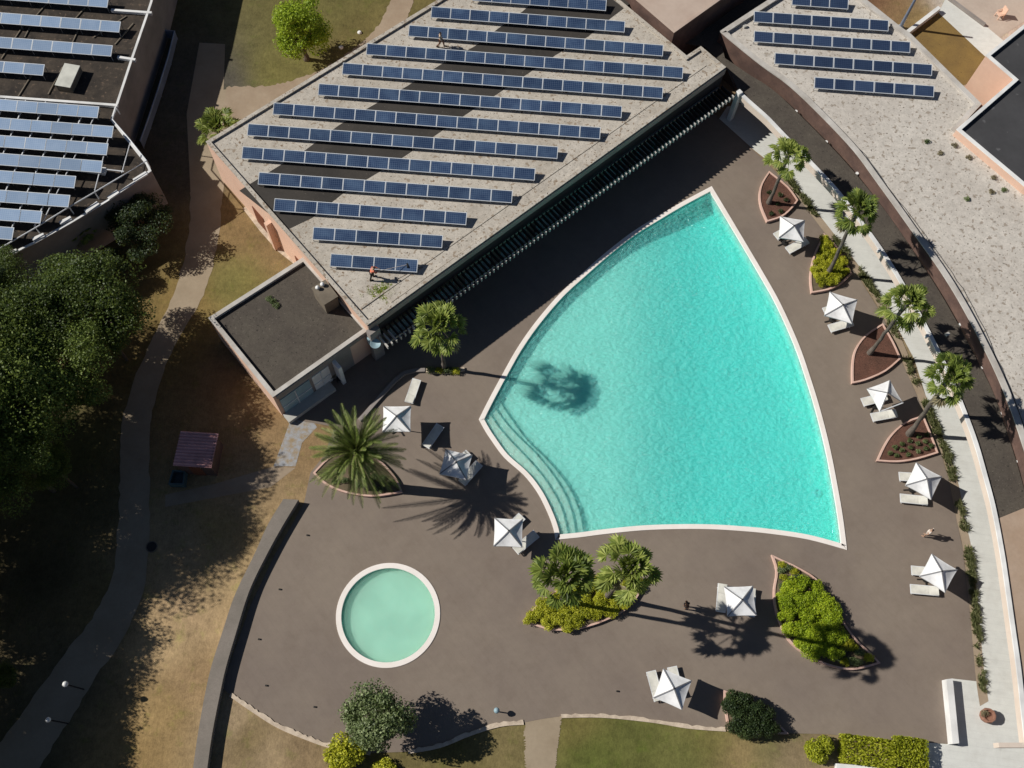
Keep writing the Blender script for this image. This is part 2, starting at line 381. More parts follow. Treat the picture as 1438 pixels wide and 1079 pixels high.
# ---- ground sheet with painted-in soil and grass colours (albedo only)
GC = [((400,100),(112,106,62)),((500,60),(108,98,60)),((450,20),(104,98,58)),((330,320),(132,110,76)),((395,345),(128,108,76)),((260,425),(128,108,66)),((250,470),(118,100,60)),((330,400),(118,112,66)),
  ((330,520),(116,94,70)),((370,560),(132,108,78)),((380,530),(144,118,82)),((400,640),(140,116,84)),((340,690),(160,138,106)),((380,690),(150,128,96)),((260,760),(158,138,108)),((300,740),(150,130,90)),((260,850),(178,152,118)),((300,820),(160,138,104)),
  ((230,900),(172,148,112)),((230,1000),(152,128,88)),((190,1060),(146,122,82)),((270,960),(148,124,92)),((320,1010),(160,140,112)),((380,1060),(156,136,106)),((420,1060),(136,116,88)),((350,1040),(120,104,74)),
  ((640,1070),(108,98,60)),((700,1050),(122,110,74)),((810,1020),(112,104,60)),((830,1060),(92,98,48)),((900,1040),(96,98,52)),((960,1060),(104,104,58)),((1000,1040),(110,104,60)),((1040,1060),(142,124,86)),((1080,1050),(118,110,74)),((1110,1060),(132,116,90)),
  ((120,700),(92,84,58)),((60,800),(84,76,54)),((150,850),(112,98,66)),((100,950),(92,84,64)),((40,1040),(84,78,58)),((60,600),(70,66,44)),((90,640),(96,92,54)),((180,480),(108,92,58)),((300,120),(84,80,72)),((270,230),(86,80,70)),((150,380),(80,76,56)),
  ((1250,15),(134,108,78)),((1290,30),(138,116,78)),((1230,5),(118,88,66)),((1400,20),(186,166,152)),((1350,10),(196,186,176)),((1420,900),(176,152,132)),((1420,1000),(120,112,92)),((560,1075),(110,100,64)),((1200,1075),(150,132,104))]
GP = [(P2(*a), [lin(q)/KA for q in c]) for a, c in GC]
def axis(lo, hi, st):
    L = []; x = lo
    while x <= hi+1e-6: L.append(x); x += st
    ext = [3, 8, 20, 60, 160, 500, 1500, 4000]
    return [lo-e for e in ext[::-1]]+L+[hi+e for e in ext]
gx = axis(-44, 48, .8); gy = axis(-2, 78, .8)
deck_shr = offset(deck, 1.2)
mb = MB(); idx = {}; cols = []
for j, y in enumerate(gy):
    for i, x in enumerate(gx):
        idx[i, j] = len(mb.v); mb.v.append((x, y, -.03))
        sw = 0; r = [0, 0, 0]
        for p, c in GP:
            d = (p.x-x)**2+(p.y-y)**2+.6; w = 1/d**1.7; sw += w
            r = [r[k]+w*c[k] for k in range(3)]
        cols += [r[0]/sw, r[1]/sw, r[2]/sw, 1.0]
for j in range(len(gy)-1):
    for i in range(len(gx)-1):
        cx, cy = (gx[i]+gx[i+1])/2, (gy[j]+gy[j+1])/2
        if gx[i+1]-gx[i] < 1 and gy[j+1]-gy[j] < 1 and inside(cx, cy, deck_shr): continue
        mb.f.append([idx[i, j], idx[i+1, j], idx[i+1, j+1], idx[i, j+1]]); mb.m.append(0)
m, nt, out = newmat('ground_soil_and_dry_grass')
at = nt.nodes.new('ShaderNodeAttribute'); at.attribute_name = 'soil'; tc = nt.nodes.new('ShaderNodeTexCoord'); v = tc.outputs['Object']
n1, n2, n3 = noise(nt, v, .45, 5, .65), noise(nt, v, 2.2, 5, .7), noise(nt, v, 12, 3, .7)
mp = nt.nodes.new('ShaderNodeMapping'); mp.inputs['Scale'].default_value = (3.2, .9, 1); mp.inputs['Rotation'].default_value = (0, 0, .35); nt.links.new(v, mp.inputs[0])
n4 = noise(nt, mp.outputs[0], 3.0, 4, .7)
g = math_(nt, 'ADD', math_(nt, 'ADD', math_(nt, 'MULTIPLY', n1, .8), math_(nt, 'MULTIPLY', n2, .8)), math_(nt, 'ADD', math_(nt, 'MULTIPLY', n3, .6), math_(nt, 'MULTIPLY', n4, .55)))
g = math_(nt, 'ADD', math_(nt, 'MULTIPLY', math_(nt, 'SUBTRACT', g, 1.375), 1.15), 1.0)
vm = nt.nodes.new('ShaderNodeVectorMath'); vm.operation = 'SCALE'; nt.links.new(at.outputs['Color'], vm.inputs[0]); nt.links.new(g, vm.inputs['Scale'])
col = mixc(nt, vm.outputs[0], mixc(nt, vm.outputs[0], (.78, .98, .60), 1.0, 'MULTIPLY'), ramp(nt, noise(nt, v, .8, 4, .7), [(.55, (0, 0, 0)), (.72, (.6, .6, .6))]))
b = nt.nodes.new('ShaderNodeBsdfPrincipled'); nt.links.new(col, b.inputs['Base Color']); b.inputs['Roughness'].default_value = .95; b.inputs['Specular IOR Level'].default_value = .15
bn = nt.nodes.new('ShaderNodeBump'); bn.inputs['Strength'].default_value = .5; bn.inputs['Distance'].default_value = .08; nt.links.new(n2, bn.inputs['Height']); nt.links.new(bn.outputs[0], b.inputs['Normal'])
nt.links.new(b.outputs[0], out.inputs[0])
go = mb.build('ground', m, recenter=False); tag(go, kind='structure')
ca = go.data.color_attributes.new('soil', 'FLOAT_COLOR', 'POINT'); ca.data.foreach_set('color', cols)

# ---- paths and pavings (sheets a little above the ground)
def sheet(name, px, z, mat, k=0, closed=False):
    L = W(px, 0, k, closed); mb = MB(); mb.poly([ccw(L)], z); return tag(mb.build(name, mat, recenter=False), kind='structure')
def pathstrip(name, left, right, z, mat, n=90, jit=.10):
    A = resample(W(left, 0, 6), n); B = resample(W(right, 0, 6), n); r = random.Random(n+len(left)); A = [q+(q-p)*.03*r.uniform(-1, 1)*jit*14 for q, p in zip(A, B)]; B = [q+(q-p)*.03*r.uniform(-1, 1)*jit*10 for q, p in zip(B, A)]; mb = MB(); mb.strip(A, B, z); o = mb.build(name, mat, recenter=False)
    return tag(fix_normals(o), kind='structure')
pathstrip('path', [(268,270),(262,345),(240,420),(205,495),(181,555),(169,620),(167,720),(160,800),(140,850),(105,900),(60,960),(10,1030),(-50,1100)], [(312,270),(305,345),(285,415),(243,490),(219,555),(210,620),(210,715),(206,800),(194,850),(170,900),(135,950),(80,1040),(30,1110)], -.020, MT['pathgrey'])
sheet('forecourt', [(268,280),(312,280),(322,205),(335,165),(345,121),(314,126),(316,62),(280,60),(262,160)], -.016, MT['pathgrey'])
pathstrip('path', [(318,122),(345,122),(390,118),(450,98),(505,62),(535,30),(552,-12)], [(310,175),(350,172),(400,152),(470,118),(530,85),(565,40),(585,-12)], -.012, MT['pathtan'])
sheet('paving', [(384,655),(408,590),(412,588),(440,592),(445,600),(424,622),(415,655)], -.018, MT['paving'])
sheet('paving', [(232,712),(380,684),(415,657),(385,655),(300,680),(232,695)], -.022, MT['pathtan'])
pathstrip('path', [(736,1012),(737,1045),(739,1110)], [(789,1004),(784,1045),(776,1110)], -.010, MT['pathgrey'])
# concrete walkway beside the deck, running under the covered gallery
wk = [(1021,150),(1010,167),(1060,212),(1086,232),(1122,268),(1169,326),(1216,387),(1250,441),(1284,505),(1300,556),(1333,637),(1346,690),(1356,734),(1364,770),(1373,846),(1381,935),(1384,962),(1371,957),(1336,953),(1345,1050),(1432,1052)]
wkL = W(wk)
mb = MB(); side = [q+Vector((6.2, 1.4)) for q in wkL[2:17]]; mb.poly([ccw(wkL+[Vector((q.x, q.y)) for q in side[::-1]]+[wkL[0]+Vector((6, 2))])], .012)
tag(mb.build('walkway', MT['walk'], recenter=False), kind='structure')
sheet('terrace', [(1299,1043),(1345,1046),(1440,1048),(1520,1050),(1520,1140),(1290,1140)], -.006, MT['walk'])
# strip of soil for the border grass
sL = [(1086,232),(1107.5,260),(1157.6,326.8),(1205,388),(1238,441),(1271.7,520),(1288,556),(1321.7,637),(1333,676),(1344,734),(1352,770),(1360.7,846),(1370,950),(1376,992)]
sR = [(1094,230),(1119,262),(1169,326),(1216,387),(1250,441),(1284,520),(1300,556),(1333,637),(1345,676),(1356,734),(1364,770),(1373,846),(1381,935),(1388,985)]
border_L = W(sL, 0, 5); border_R = W(sR, 0, 5)
mb = MB(); mb.strip(resample(border_L, 80), resample(border_R, 80), .016); tag(fix_normals(mb.build('border_soil', MT['pathtan'], recenter=False)), kind='structure')
# stone edging along the bottom of the deck: two runs of rough kerb
def kerb(name, label, px, w, h, mat, k=4, jit=.0):
    L = resample(W(px, 0, k), max(10, len(px)*7)); r = random.Random(3)
    A = offset(L, w/2, False); B = offset(L, -w/2, False)
    if jit: A = [q+Vector((r.uniform(-jit, jit), r.uniform(-jit, jit))) for q in A]
    mb = MB(); mb.wallstrip(A, B, -.05, h); o = fix_normals(mb.build(name, mat)); return tag(o, label, 'kerb')
kerb('stone_kerb', 'rough pale stone kerb curving from the grey wall to the dark bush at the deck edge', deck_px[7:15], .28, .07, MT['stone'], jit=.06)
kerb('stone_kerb', 'rough pale stone kerb between the dark bush and the lawn path', deck_px[15:20], .28, .07, MT['stone'], jit=.06)
kerb('stone_kerb', 'rough pale stone kerb along the green lawn right of the lawn path', deck_px[21:26], .24, .07, MT['stone'], jit=.06)
kerb('stone_kerb', 'low grey kerb angling through the building shadow left of the pool palm', [(505,591),(512,584),(540,552),(568,525),(597,521)], .30, .22, MT['greywall'], k=2)
kerb('stone_kerb', 'pale stone kerb at the foot of the palm beside the pool', [(598,521.5),(630,523),(652,519)], .30, .16, MT['stone'], k=3, jit=.04)

# ================================================================== POOLS
def seabed(name, mat_loop, zf, parent, mat, st=.5, shrink=-.6):
    xs = [p.x for p in mat_loop]; ys = [p.y for p in mat_loop]; big = offset(mat_loop, shrink); mb = MB(); ix = {}
    nx = int((max(xs)-min(xs)+2)/st)+1; ny = int((max(ys)-min(ys)+2)/st)+1
    for j in range(ny+1):
        for i in range(nx+1):
            x, y = min(xs)-1+i*st, min(ys)-1+j*st; ix[i, j] = len(mb.v); mb.v.append((x, y, zf(x, y)))
    for j in range(ny):
        for i in range(nx):
            x, y = min(xs)-1+(i+.5)*st, min(ys)-1+(j+.5)*st
            if inside(x, y, big): mb.f.append([ix[i, j], ix[i+1, j], ix[i+1, j+1], ix[i, j+1]]); mb.m.append(0)
    return mb.build(name, mat, parent, smooth=True)
def tilemat(name, c, line):
    m, nt, out = newmat(name); tc = nt.nodes.new('ShaderNodeTexCoord'); v = tc.outputs['Object']
    col = mixc(nt, c, tuple(x*(.88 if line else .74) for x in c), ramp(nt, noise(nt, v, .5 if line else .42, 4), [(.35, (0, 0, 0)), (.7, (1, 1, 1))]))
    if line:
        sx = nt.nodes.new('ShaderNodeSeparateXYZ'); nt.links.new(v, sx.inputs[0])
        for k in (0, 1):
            f = math_(nt, 'LESS_THAN', math_(nt, 'FRACT', math_(nt, 'MULTIPLY', sx.outputs[k], 1/.3)), .10); col = mixc(nt, col, tuple(x*.86 for x in c), f)
    b = nt.nodes.new('ShaderNodeBsdfPrincipled'); nt.links.new(col, b.inputs['Base Color']); b.inputs['Roughness'].default_value = .6
    b.subsurface_method = 'BURLEY'; b.inputs['Subsurface Weight'].default_value = .6; b.inputs['Subsurface Radius'].default_value = (1, 1, 1); b.inputs['Subsurface Scale'].default_value = 2.2
    nt.links.new(b.outputs[0], out.inputs[0]); return m
POOLTILE = tilemat('pool_mosaic', (.80, .93, .78), True); WADETILE = tilemat('wading_pool_mosaic', (.72, .92, .76), False)
m, nt, out = newmat('pool_nosing'); b = nt.nodes.new('ShaderNodeBsdfPrincipled'); b.inputs['Base Color'].default_value = (.05, .14, .11, 1); nt.links.new(b.outputs[0], out.inputs[0]); NOSING = m
def watermat(name, dcol, dmix, a, dens, bstr, smix):
    m, nt, out = newmat(name); tc = nt.nodes.new('ShaderNodeTexCoord'); v = tc.outputs['Object']
    mp = nt.nodes.new('ShaderNodeMapping'); mp.inputs['Scale'].default_value = (1, 1.7, 1); mp.inputs['Rotation'].default_value = (0, 0, .5); nt.links.new(v, mp.inputs[0])
    h = math_(nt, 'ADD', noise(nt, mp.outputs[0], 2.3, 3, .55), math_(nt, 'MULTIPLY', noise(nt, v, .9, 2), .5))
    bn = nt.nodes.new('ShaderNodeBump'); bn.inputs['Strength'].default_value = bstr; bn.inputs['Distance'].default_value = .75; nt.links.new(h, bn.inputs['Height'])
    tr = nt.nodes.new('ShaderNodeBsdfTransparent'); df = nt.nodes.new('ShaderNodeBsdfDiffuse'); df.inputs[0].default_value = (*dcol, 1); nt.links.new(bn.outputs[0], df.inputs['Normal'])
    m1 = nt.nodes.new('ShaderNodeMixShader'); m1.inputs[0].default_value = dmix; nt.links.new(tr.outputs[0], m1.inputs[1]); nt.links.new(df.outputs[0], m1.inputs[2])
    ss = nt.nodes.new('ShaderNodeBsdfPrincipled'); ss.inputs['Base Color'].default_value = (*dcol, 1); ss.inputs['Specular IOR Level'].default_value = 0; ss.inputs['Roughness'].default_value = 1
    ss.subsurface_method = 'BURLEY'; ss.inputs['Subsurface Weight'].default_value = 1; ss.inputs['Subsurface Radius'].default_value = (.35, 1, 1); ss.inputs['Subsurface Scale'].default_value = 2.2
    m0 = nt.nodes.new('ShaderNodeMixShader'); m0.inputs[0].default_value = smix; nt.links.new(m1.outputs[0], m0.inputs[1]); nt.links.new(ss.outputs[0], m0.inputs[2]); m1 = m0
    gl = nt.nodes.new('ShaderNodeBsdfGlossy'); gl.inputs['Roughness'].default_value = .12; nt.links.new(bn.outputs[0], gl.inputs['Normal'])
    m2 = nt.nodes.new('ShaderNodeMixShader'); m2.inputs[0].default_value = .03; nt.links.new(m1.outputs[0], m2.inputs[1]); nt.links.new(gl.outputs[0], m2.inputs[2])
    nt.links.new(m2.outputs[0], out.inputs[0])
    va = nt.nodes.new('ShaderNodeVolumeAbsorption'); va.inputs[0].default_value = (*a, 1); va.inputs[1].default_value = dens; nt.links.new(va.outputs[0], out.inputs[1])
    return m
sp = thing('swimming_pool', 'large sail shaped turquoise swimming pool with pale stone coping', 'swimming pool', (*P2(940, 540), 0))
mb = MB(); mb.ring(pool, pool_in, -.3, .05); bevel(mb.build('coping', MT['poolcoping'], sp), .02)
mb = MB(); mb.wall(pool_in[::-1], -3.2, -.2); mb.build('basin_wall', POOLTILE, sp)
xa, xb = P2(850, 560).x, P2(1010, 560).x
def depth(x, y):
    t = max(0, min(1, (x-xa)/(xb-xa))); t = t*t*(3-2*t)
    u = max(0, min(1, (x+3)/(xa+3)))
    return -(.50+.22*u+.85*t)
seabed('basin_floor', pool_in, depth, sp, POOLTILE)
steps_px = [[(668,592),(688,610),(712,640),(738,664),(758,690),(772,720),(783,762)],
 [(678,560),(688.3,581),(707.8,609),(749.5,653.5),(774.6,687),(791,720),(800,763)],
 [(686,545),(696.7,574),(721.7,606),(758,642.4),(788.5,684),(803.8,720),(811,762)],
 [(694,532),(703.6,563),(716,584),(741,617.4),(771.8,648),(799.6,684),(815,720),(822,760)]]
SL = [resample(W(q, -.3, 6), 60) for q in steps_px]
for k in range(3):
    mb = MB(); z = -.20-.11*k
    A, B = SL[k], SL[k+1]
    A = [a if k else a+(a-b)*1.2 for a, b in zip(A, B)]
    mb.strip(A, B, z); mb.wall(B, z-.14, z, False); o = fix_normals(mb.build('pool_step', POOLTILE, sp))
    for p in o.data.polygons:
        if abs(p.normal.z) > .9 and p.normal.z < 0: p.flip()
    mb = MB(); mb.wallstrip(offset(B, .045, False), offset(B, -.045, False), z-.01, z+.012); fix_normals(mb.build('nosing', NOSING, o))
mb = MB(); A0 = [a+(b-a)*.03 for a, b in zip(SL[0], SL[1])]
mb.wallstrip(offset(A0, .05, False), offset(A0, -.05, False), -.21, -.185); fix_normals(mb.build('nosing', NOSING, sp))
# water bodies
def water(name, loop, ztop, zbot, mat):
    mb = MB(); mb.poly([loop], ztop); mb.poly([loop], zbot, 0, True); mb.wall(loop, zbot, ztop); return tag(mb.build(name, mat, recenter=False), kind='structure')
WATER = watermat('pool_water', (.24, .84, .80), .22, (.0, .95, .975), .60, 1.0, .08)
water('pool_water', offset(pool_in, -.06), -.10, -3.4, WATER)
wp = thing('wading_pool', 'small round pale green wading pool with a white coping ring', 'wading pool', (*wade_c, 0))
mb = MB(); mb.ring(cir, cir_in, -.2, .05); bevel(mb.build('coping', MT['poolcoping'], wp), .02)
mb = MB(); mb.wall(cir_in[::-1], -.9, -.15); mb.build('basin_wall', WADETILE, wp)
seabed('basin_floor', cir_in, lambda x, y: -.42, wp, WADETILE)
water('wading_pool_water', [wade_c+(p-wade_c)*1.015 for p in cir_in], -.10, -1.0, watermat('wading_pool_water', (.30, .66, .52), .16, (.0, .95, .88), .30, .10, .2))
q = P2(1148, 692, -1.4)
mb = MB(); mb.ring([Vector((q.x+.26*cos(k*pi/10), q.y+.30*sin(k*pi/10))) for k in range(20)], [Vector((q.x+.19*cos(k*pi/10), q.y+.23*sin(k*pi/10))) for k in range(20)], -1.56, -1.40); mb.build('pool_drain', MT['white'], sp)
# ================================================================== BUILDINGS
def building(name, label, cat, px, zt, zr, wallm, roofm, px_z=None, cw=.35, ch=.10, capm=None, zbase=-.05, floor=True):
    """walls, recessed flat roof and parapet cap on an outline seen at height zt"""
    L = ccw(W(px, zt if px_z is None else px_z)); c = sum(L, Vector((0, 0)))/len(L)
    t = thing(name, label, cat, (c.x, c.y, 0))
    inn = offset(L, cw)
    mb = MB(); mb.wall(L, zbase, zt-ch); mb.wall(inn[::-1], zr-.1, zt-ch, True, 1); mb.build('wall', [wallm, capm or MT['coping']], t)
    mb = MB(); mb.ring(offset(L, -.03), offset(inn, .02), zt-ch, zt); mb.build('parapet_cap', capm or MT['coping'], t)
    if floor:
        mb = MB(); mb.poly([offset(inn, -.05)], zr); mb.build('roof', roofm, t)
    return t, L, inn
ZR, ZG = 5.3, 5.13
big, bigL, bigI = building('pool_building', 'long angled building with a pale gravel roof full of blue solar panels above the pool', 'building',
    [(289.5,199),(515.5,456.5),(1019,94.3),(984.3,65.3),(964.3,78.6),(762,-90)], ZR, ZG, MT['pink'], MT['gravel'], cw=.26, capm=MT['gravel'])
# grey fascia on the pool side with a dark panel painting in the shade under it, a dark roof membrane band and the inner kerb line
def roofsheet(name, px, z, mat, parent, px_z=None):
    mb = MB(); mb.poly([ccw(W(px, z if px_z is None else px_z))], z); return mb.build(name, mat, parent)
roofsheet('roof_membrane', [(336,268),(384,238),(430,210),(476,176),(522,149),(572,121),(617,92),(667,65),(700,40),(734,16),(790,-32),(905,-10),(858.5,25),(825,52),(781,77),(737.5,106),(700,131),(654,161),(613,189),(569,219),(530,243),(480,273),(438.6,306),(405,322)], ZG+.012, MT['membrane'], big)
mb = MB(); a, bb = P2(519, 447, ZG), P2(1003, 103, ZG); d = (bb-a).normalized(); nn = Vector((-d.y, d.x))
mb.wallstrip([a+nn*.95, bb+nn*.95], [a+nn*1.08, bb+nn*1.08], ZG, ZG+.07); mb.wallstrip([a+d*2, bb], [a+d*2+nn*.9, bb+nn*.9], ZG, ZG+.045); fix_normals(mb.build('roof_edge_kerb', MT['gravel'], big))
# peach south-west wall: brown door boxes stand in for shadowed recesses
A, B = P2(289.5, 199, ZR), P2(515.5, 456.5, ZR); d = (B-A).normalized(); nrm = Vector((d.y, -d.x))
for s, wd, h in ((6.0, 1.5, 2.4), (11.6, 1.2, 2.2)):
    q = A+d*s; mb = MB(); mb.box((q.x+nrm.x*.0, q.y+nrm.y*.0, h/2), (wd, .12, h), atan2(d.y, d.x)); mb.build('door', MT['door'], big)
q = A+d*8.2+nrm*.25; mb = MB(); mb.box((q.x, q.y, 1.9), (.35, .5, 3.8), atan2(d.y, d.x)); mb.build('buttress', MT['pink'], big)
# glazed wall under the pergola
A, B = P2(515.5, 456.5, ZR), P2(1019, 94.3, ZR); d = (B-A).normalized(); nrm = Vector((d.y, -d.x))
for k in range(9):
    q = A+d*(3+k*3.7)+nrm*.05; mb = MB(); mb.box((q.x, q.y, 1.35), (2.6, .10, 2.5), atan2(d.y, d.x)); wdw = mb.build('window', MT['window'], big)
mb = MB(); q = A+d*.25+nrm*.25; mb.box((q.x, q.y, 2.3), (.9, .5, 4.6), atan2(d.y, d.x)); mb.build('corner_pillar', MT['greywall'], big)
MT['loggiashade'] = surface('loggia_shade_tone', S(70, 66, 64), .9, .1, .5, 4)  # dark tone paints in the deep shade behind the pergola
mb = MB(); a_, b2 = A+d*.9+nrm*.04, B-d*.05+nrm*.04; mb.bar((*a_, 2.25), (*b2, 2.25), .05, 4.55); mb.build('loggia_shade_panel', MT['loggiashade'], big)
mb = MB(); A3, B3 = A+nrm*.12, B+nrm*.12
mb.wallstrip([A+nrm*.035, B+nrm*.035], [A3, B3], 4.5, ZR-.13); fix_normals(mb.build('fascia', MT['fascia'], big))
def W3(px): return W(px)
mb = MB(); L = W([(352,287),(376,318),(400,345),(424,364),(440,375)]); mb.wallstrip(offset(L, .05, False), offset(L, -.75, False), -.03, .06); tag(fix_normals(mb.build('gravel_strip', MT['stone'], recenter=False)), kind='structure')

# ---- pergola of slats along the pool side
ZP = 3.6
pa, pb = P2(545, 487, ZP), P2(1031, 136, ZP); pd = (pb-pa).normalized(); pn = Vector((-pd.y, pd.x))
pg = thing('pergola', 'long pergola of close pale slats along the pool side of the gravel roofed building', 'pergola', (*((pa+pb)/2), 0))
plen = (pb-pa).length; NB = 90; MT['slatshade'] = surface('slat_shade', (.028, .027, .027), .8, .1)  # near-black tone paints the roof's shade onto pale slats, ends left as lit
ds = (A-pa).dot(pn)                                # distance from slat ends to the building
for k in range(NB):
    q0 = pa+pd*(plen*k/(NB-1)); q1 = q0+pn*(ds-.15)
    qt = q0+pn*(.26 if k > 2 else 1.1); mb = MB(); mb.bar((qt.x, qt.y, ZP-.2), (q1.x, q1.y, ZP-.2), .075, .40); mb.bar((q0.x, q0.y, ZP-.2), (qt.x, qt.y, ZP-.2), .095, .42, 1); mb.build('slat', [MT['slatshade'], MT['slat']], pg)
mb = MB()
for s in (.5, 1.7):
    a, bq = pa+pn*s, pb+pn*s; mb.bar((a.x, a.y, ZP-.52), (bq.x, bq.y, ZP-.52), .14, .22)
mb.build('beam', MT['greywall'], pg)
for k in range(8):
    q = pa+pd*(plen*(k+.5)/8)+pn*1.7; mb = MB(); mb.tube([(q.x, q.y, 0), (q.x, q.y, ZP-.6)], .09, 10); mb.build('post', MT['metaldark'], pg)

# ---- small dark-roofed annex
ann, annL, annI = building('annex', 'small square annex with a dark gravel roof and peach walls beside the big building', 'annex',
    [(293,446.5),(383,557.5),(518,462.5),(427,361)], 3.9, 3.62, MT['pink'], MT['darkroof'], cw=.28)
A, B = P2(383, 557.5, 3.9), P2(514, 464, 3.9); d = (B-A).normalized(); nrm = Vector((d.y, -d.x))
for s, wd, mat, nm in ((1.6, 2.6, MT['bluegrey'], 'window'), (3.9, 1.5, MT['white'], 'door')):
    q = A+d*s+nrm*.06; mb = MB(); mb.box((q.x, q.y, 1.5), (wd, .1, 2.7), atan2(d.y, d.x)); o = mb.build(nm, mat, ann)
    mb = MB(); mb.bar((*(q-d*wd/2+nrm*.07), 1.5), (*(q+d*wd/2+nrm*.07), 1.5), .06, .08); mb.bar((*(q+nrm*.07), .2), (*(q+nrm*.07), 2.8), .06, .08); mb.build('frame', MT['metalwhite'], o)
q = A+d*2.2+nrm*.5; mb = MB(); mb.box((q.x, q.y, .22), (4.3, .8, .44), atan2(d.y, d.x)); mb.build('step_plinth', MT['concrete'], ann)
q = A+d*5.2+nrm*.3; mb = MB(); mb.box((q.x, q.y, 1.5), (.3, 1.1, 3.0), atan2(d.y, d.x)); mb.build('side_wall', MT['white'], ann)
mb = MB(); mb.bar((*(A+d*.3+nrm*.03), 1.75), (*(B+d*.35+nrm*.03), 1.75), .04, 3.5); mb.build('front_wall', MT['greywall'], ann)
mb = MB(); mb.bar((*(A+d*.2+nrm*.06), 3.55), (*(B+nrm*.06), 3.55), .10, .5); mb.build('fascia', MT['greywall'], ann)
# vent housing on the annex roof, two white caps on it
vu = thing('vent_housing', 'grey boxy vent housing with two white round caps on the dark annex roof', 'vent', (*P2(459, 425, 3.65), 3.62))
c0 = P2(460, 424, 3.65); rz = atan2(d.y, d.x)
mb = MB(); mb.box((c0.x, c0.y, 3.62+.75), (1.15, 1.65, 1.5), rz-.06); bevel(mb.build('housing', MT['unit'], vu), .03)
mb = MB(); mb.box((c0.x, c0.y, 3.62+1.53), (1.25, 1.75, .06), rz-.06); mb.build('lid', MT['unit'], vu)
for k in (-.22, .22):
    q = c0+Vector((-d.y, d.x))*.55+d*k; mb = MB(); mb.lathe([(0, .30), (.14, .27), (.17, .16), (.08, .12), (.08, 0)], (q.x, q.y, 5.18), 16); mb.build('vent_cap', MT['white'], vu, smooth=True)

# ---- gallery (covered walkway) on the right with its dark strip roof
ZC = 3.45
edge_px = [(1034,128),(1050,143),(1076,166),(1096,187),(1130,222),(1168,262),(1192,292),(1219,328),(1245,366),(1268,404),(1289,443),(1308,479),(1322,508),(1337,541),(1347,566),(1361,602),(1371,632),(1381,668),(1393,714),(1404,772),(1411,818),(1421,890),(1428,940),(1435,1005),(1440,1046)]
wallb_px = [(1016.7,80),(1052,104),(1088.5,128),(1143.6,181),(1193.6,234),(1243.8,296),(1288,360),(1320,410),(1351,464),(1374,508),(1395.7,552),(1416,611),(1434.7,672),(1452,740),(1466,806),(1480,900),(1492,1000),(1498,1060)]
eL = resample(W(edge_px, ZC, 5), 90); wL = resample(W(wallb_px, ZC-.1, 5), 90)
gal = thing('gallery', 'covered gallery with cream curved fascia and dark flat strip roof beside the deck', 'gallery', (*eL[45], 0))
e2 = offset(eL, .30, False)
mb = MB(); mb.wallstrip(eL, e2, ZC-.12, ZC); bevel(fix_normals(mb.build('parapet_cap', MT['white'], gal)), .02)
mb = MB(); mb.wallstrip(offset(eL, .04, False), offset(eL, .24, False), ZC-.85, ZC-.10); fix_normals(mb.build('fascia', MT['cream'], gal))
def up(o):
    for p in o.data.polygons:
        if p.normal.z < -.5: p.flip()
    return o
n1_ = 66
mb = MB(); mb.strip(offset(eL, .26, False)[:n1_], wL[:n1_], ZC-.16); up(mb.build('roof', MT['darkroof'], gal))
mb = MB(); mb.strip(offset(eL, .26, False)[n1_-1:], wL[n1_-1:], ZC-.155); up(mb.build('roof', MT['tanroof'], gal)); 
mb = MB(); mb.poly([ccw(W([(1034,128),(1020,95),(990,66),(950,60),(955,20),(1010,-30),(1075,-30),(1095,-8),(1011,50),(1018,82)], ZC-.16))], ZC-.165); mb.build('roof', MT['darkroof'], gal)
bk = [p+Vector((4.4, 1.2)) for p in eL]; mb = MB(); mb.wall(bk, 0, ZC-.2, False); mb.build('back_wall', MT['cream'], gal)
for k in range(5, 90, 6):
    q = eL[k]+Vector((2.9, .8)); mb = MB(); mb.tube([(q.x, q.y, 0), (q.x, q.y, ZC-.2)], .13, 12); mb.build('column', MT['white'], gal)
q = P2(1038, 131, ZC); mb = MB(); mb.box((q.x, q.y, ZC/2+.1), (.44, .44, ZC+.2), .7); bevel(mb.build('end_post', MT['white'], gal), .05)
mb = MB(); a = P2(1440, 1046, ZC); c1 = P2(1404, 1051, ZC); mb.bar((a.x+.3, a.y, ZC-.45), (c1.x, c1.y+.2, ZC-.45), .3, .75); mb.build('end_fascia', MT['cream'], gal)
# roof fittings on the strip roof
for (x, y) in ((1129,176),(1259,324),(1242,352)):
    pass
for k_, (x, y) in enumerate(((1233,354),(1300,474))):
    q = P2(x, y, ZC); t = thing('edge_lamp', 'small white lamp on the gallery parapet, the %s one' % ('upper' if k_ == 0 else 'lower'), 'lamp', (q.x, q.y, ZC)); mb = MB(); mb.box((q.x, q.y, ZC+.14), (.22, .22, .28), .6); bevel(mb.build('housing', MT['white'], t), .03); mb = MB(); mb.lathe([(0, .09), (.13, .05), (.15, 0), (0, 0)], (q.x, q.y, ZC+.28), 12); mb.build('cap', MT['metalwhite'], t)

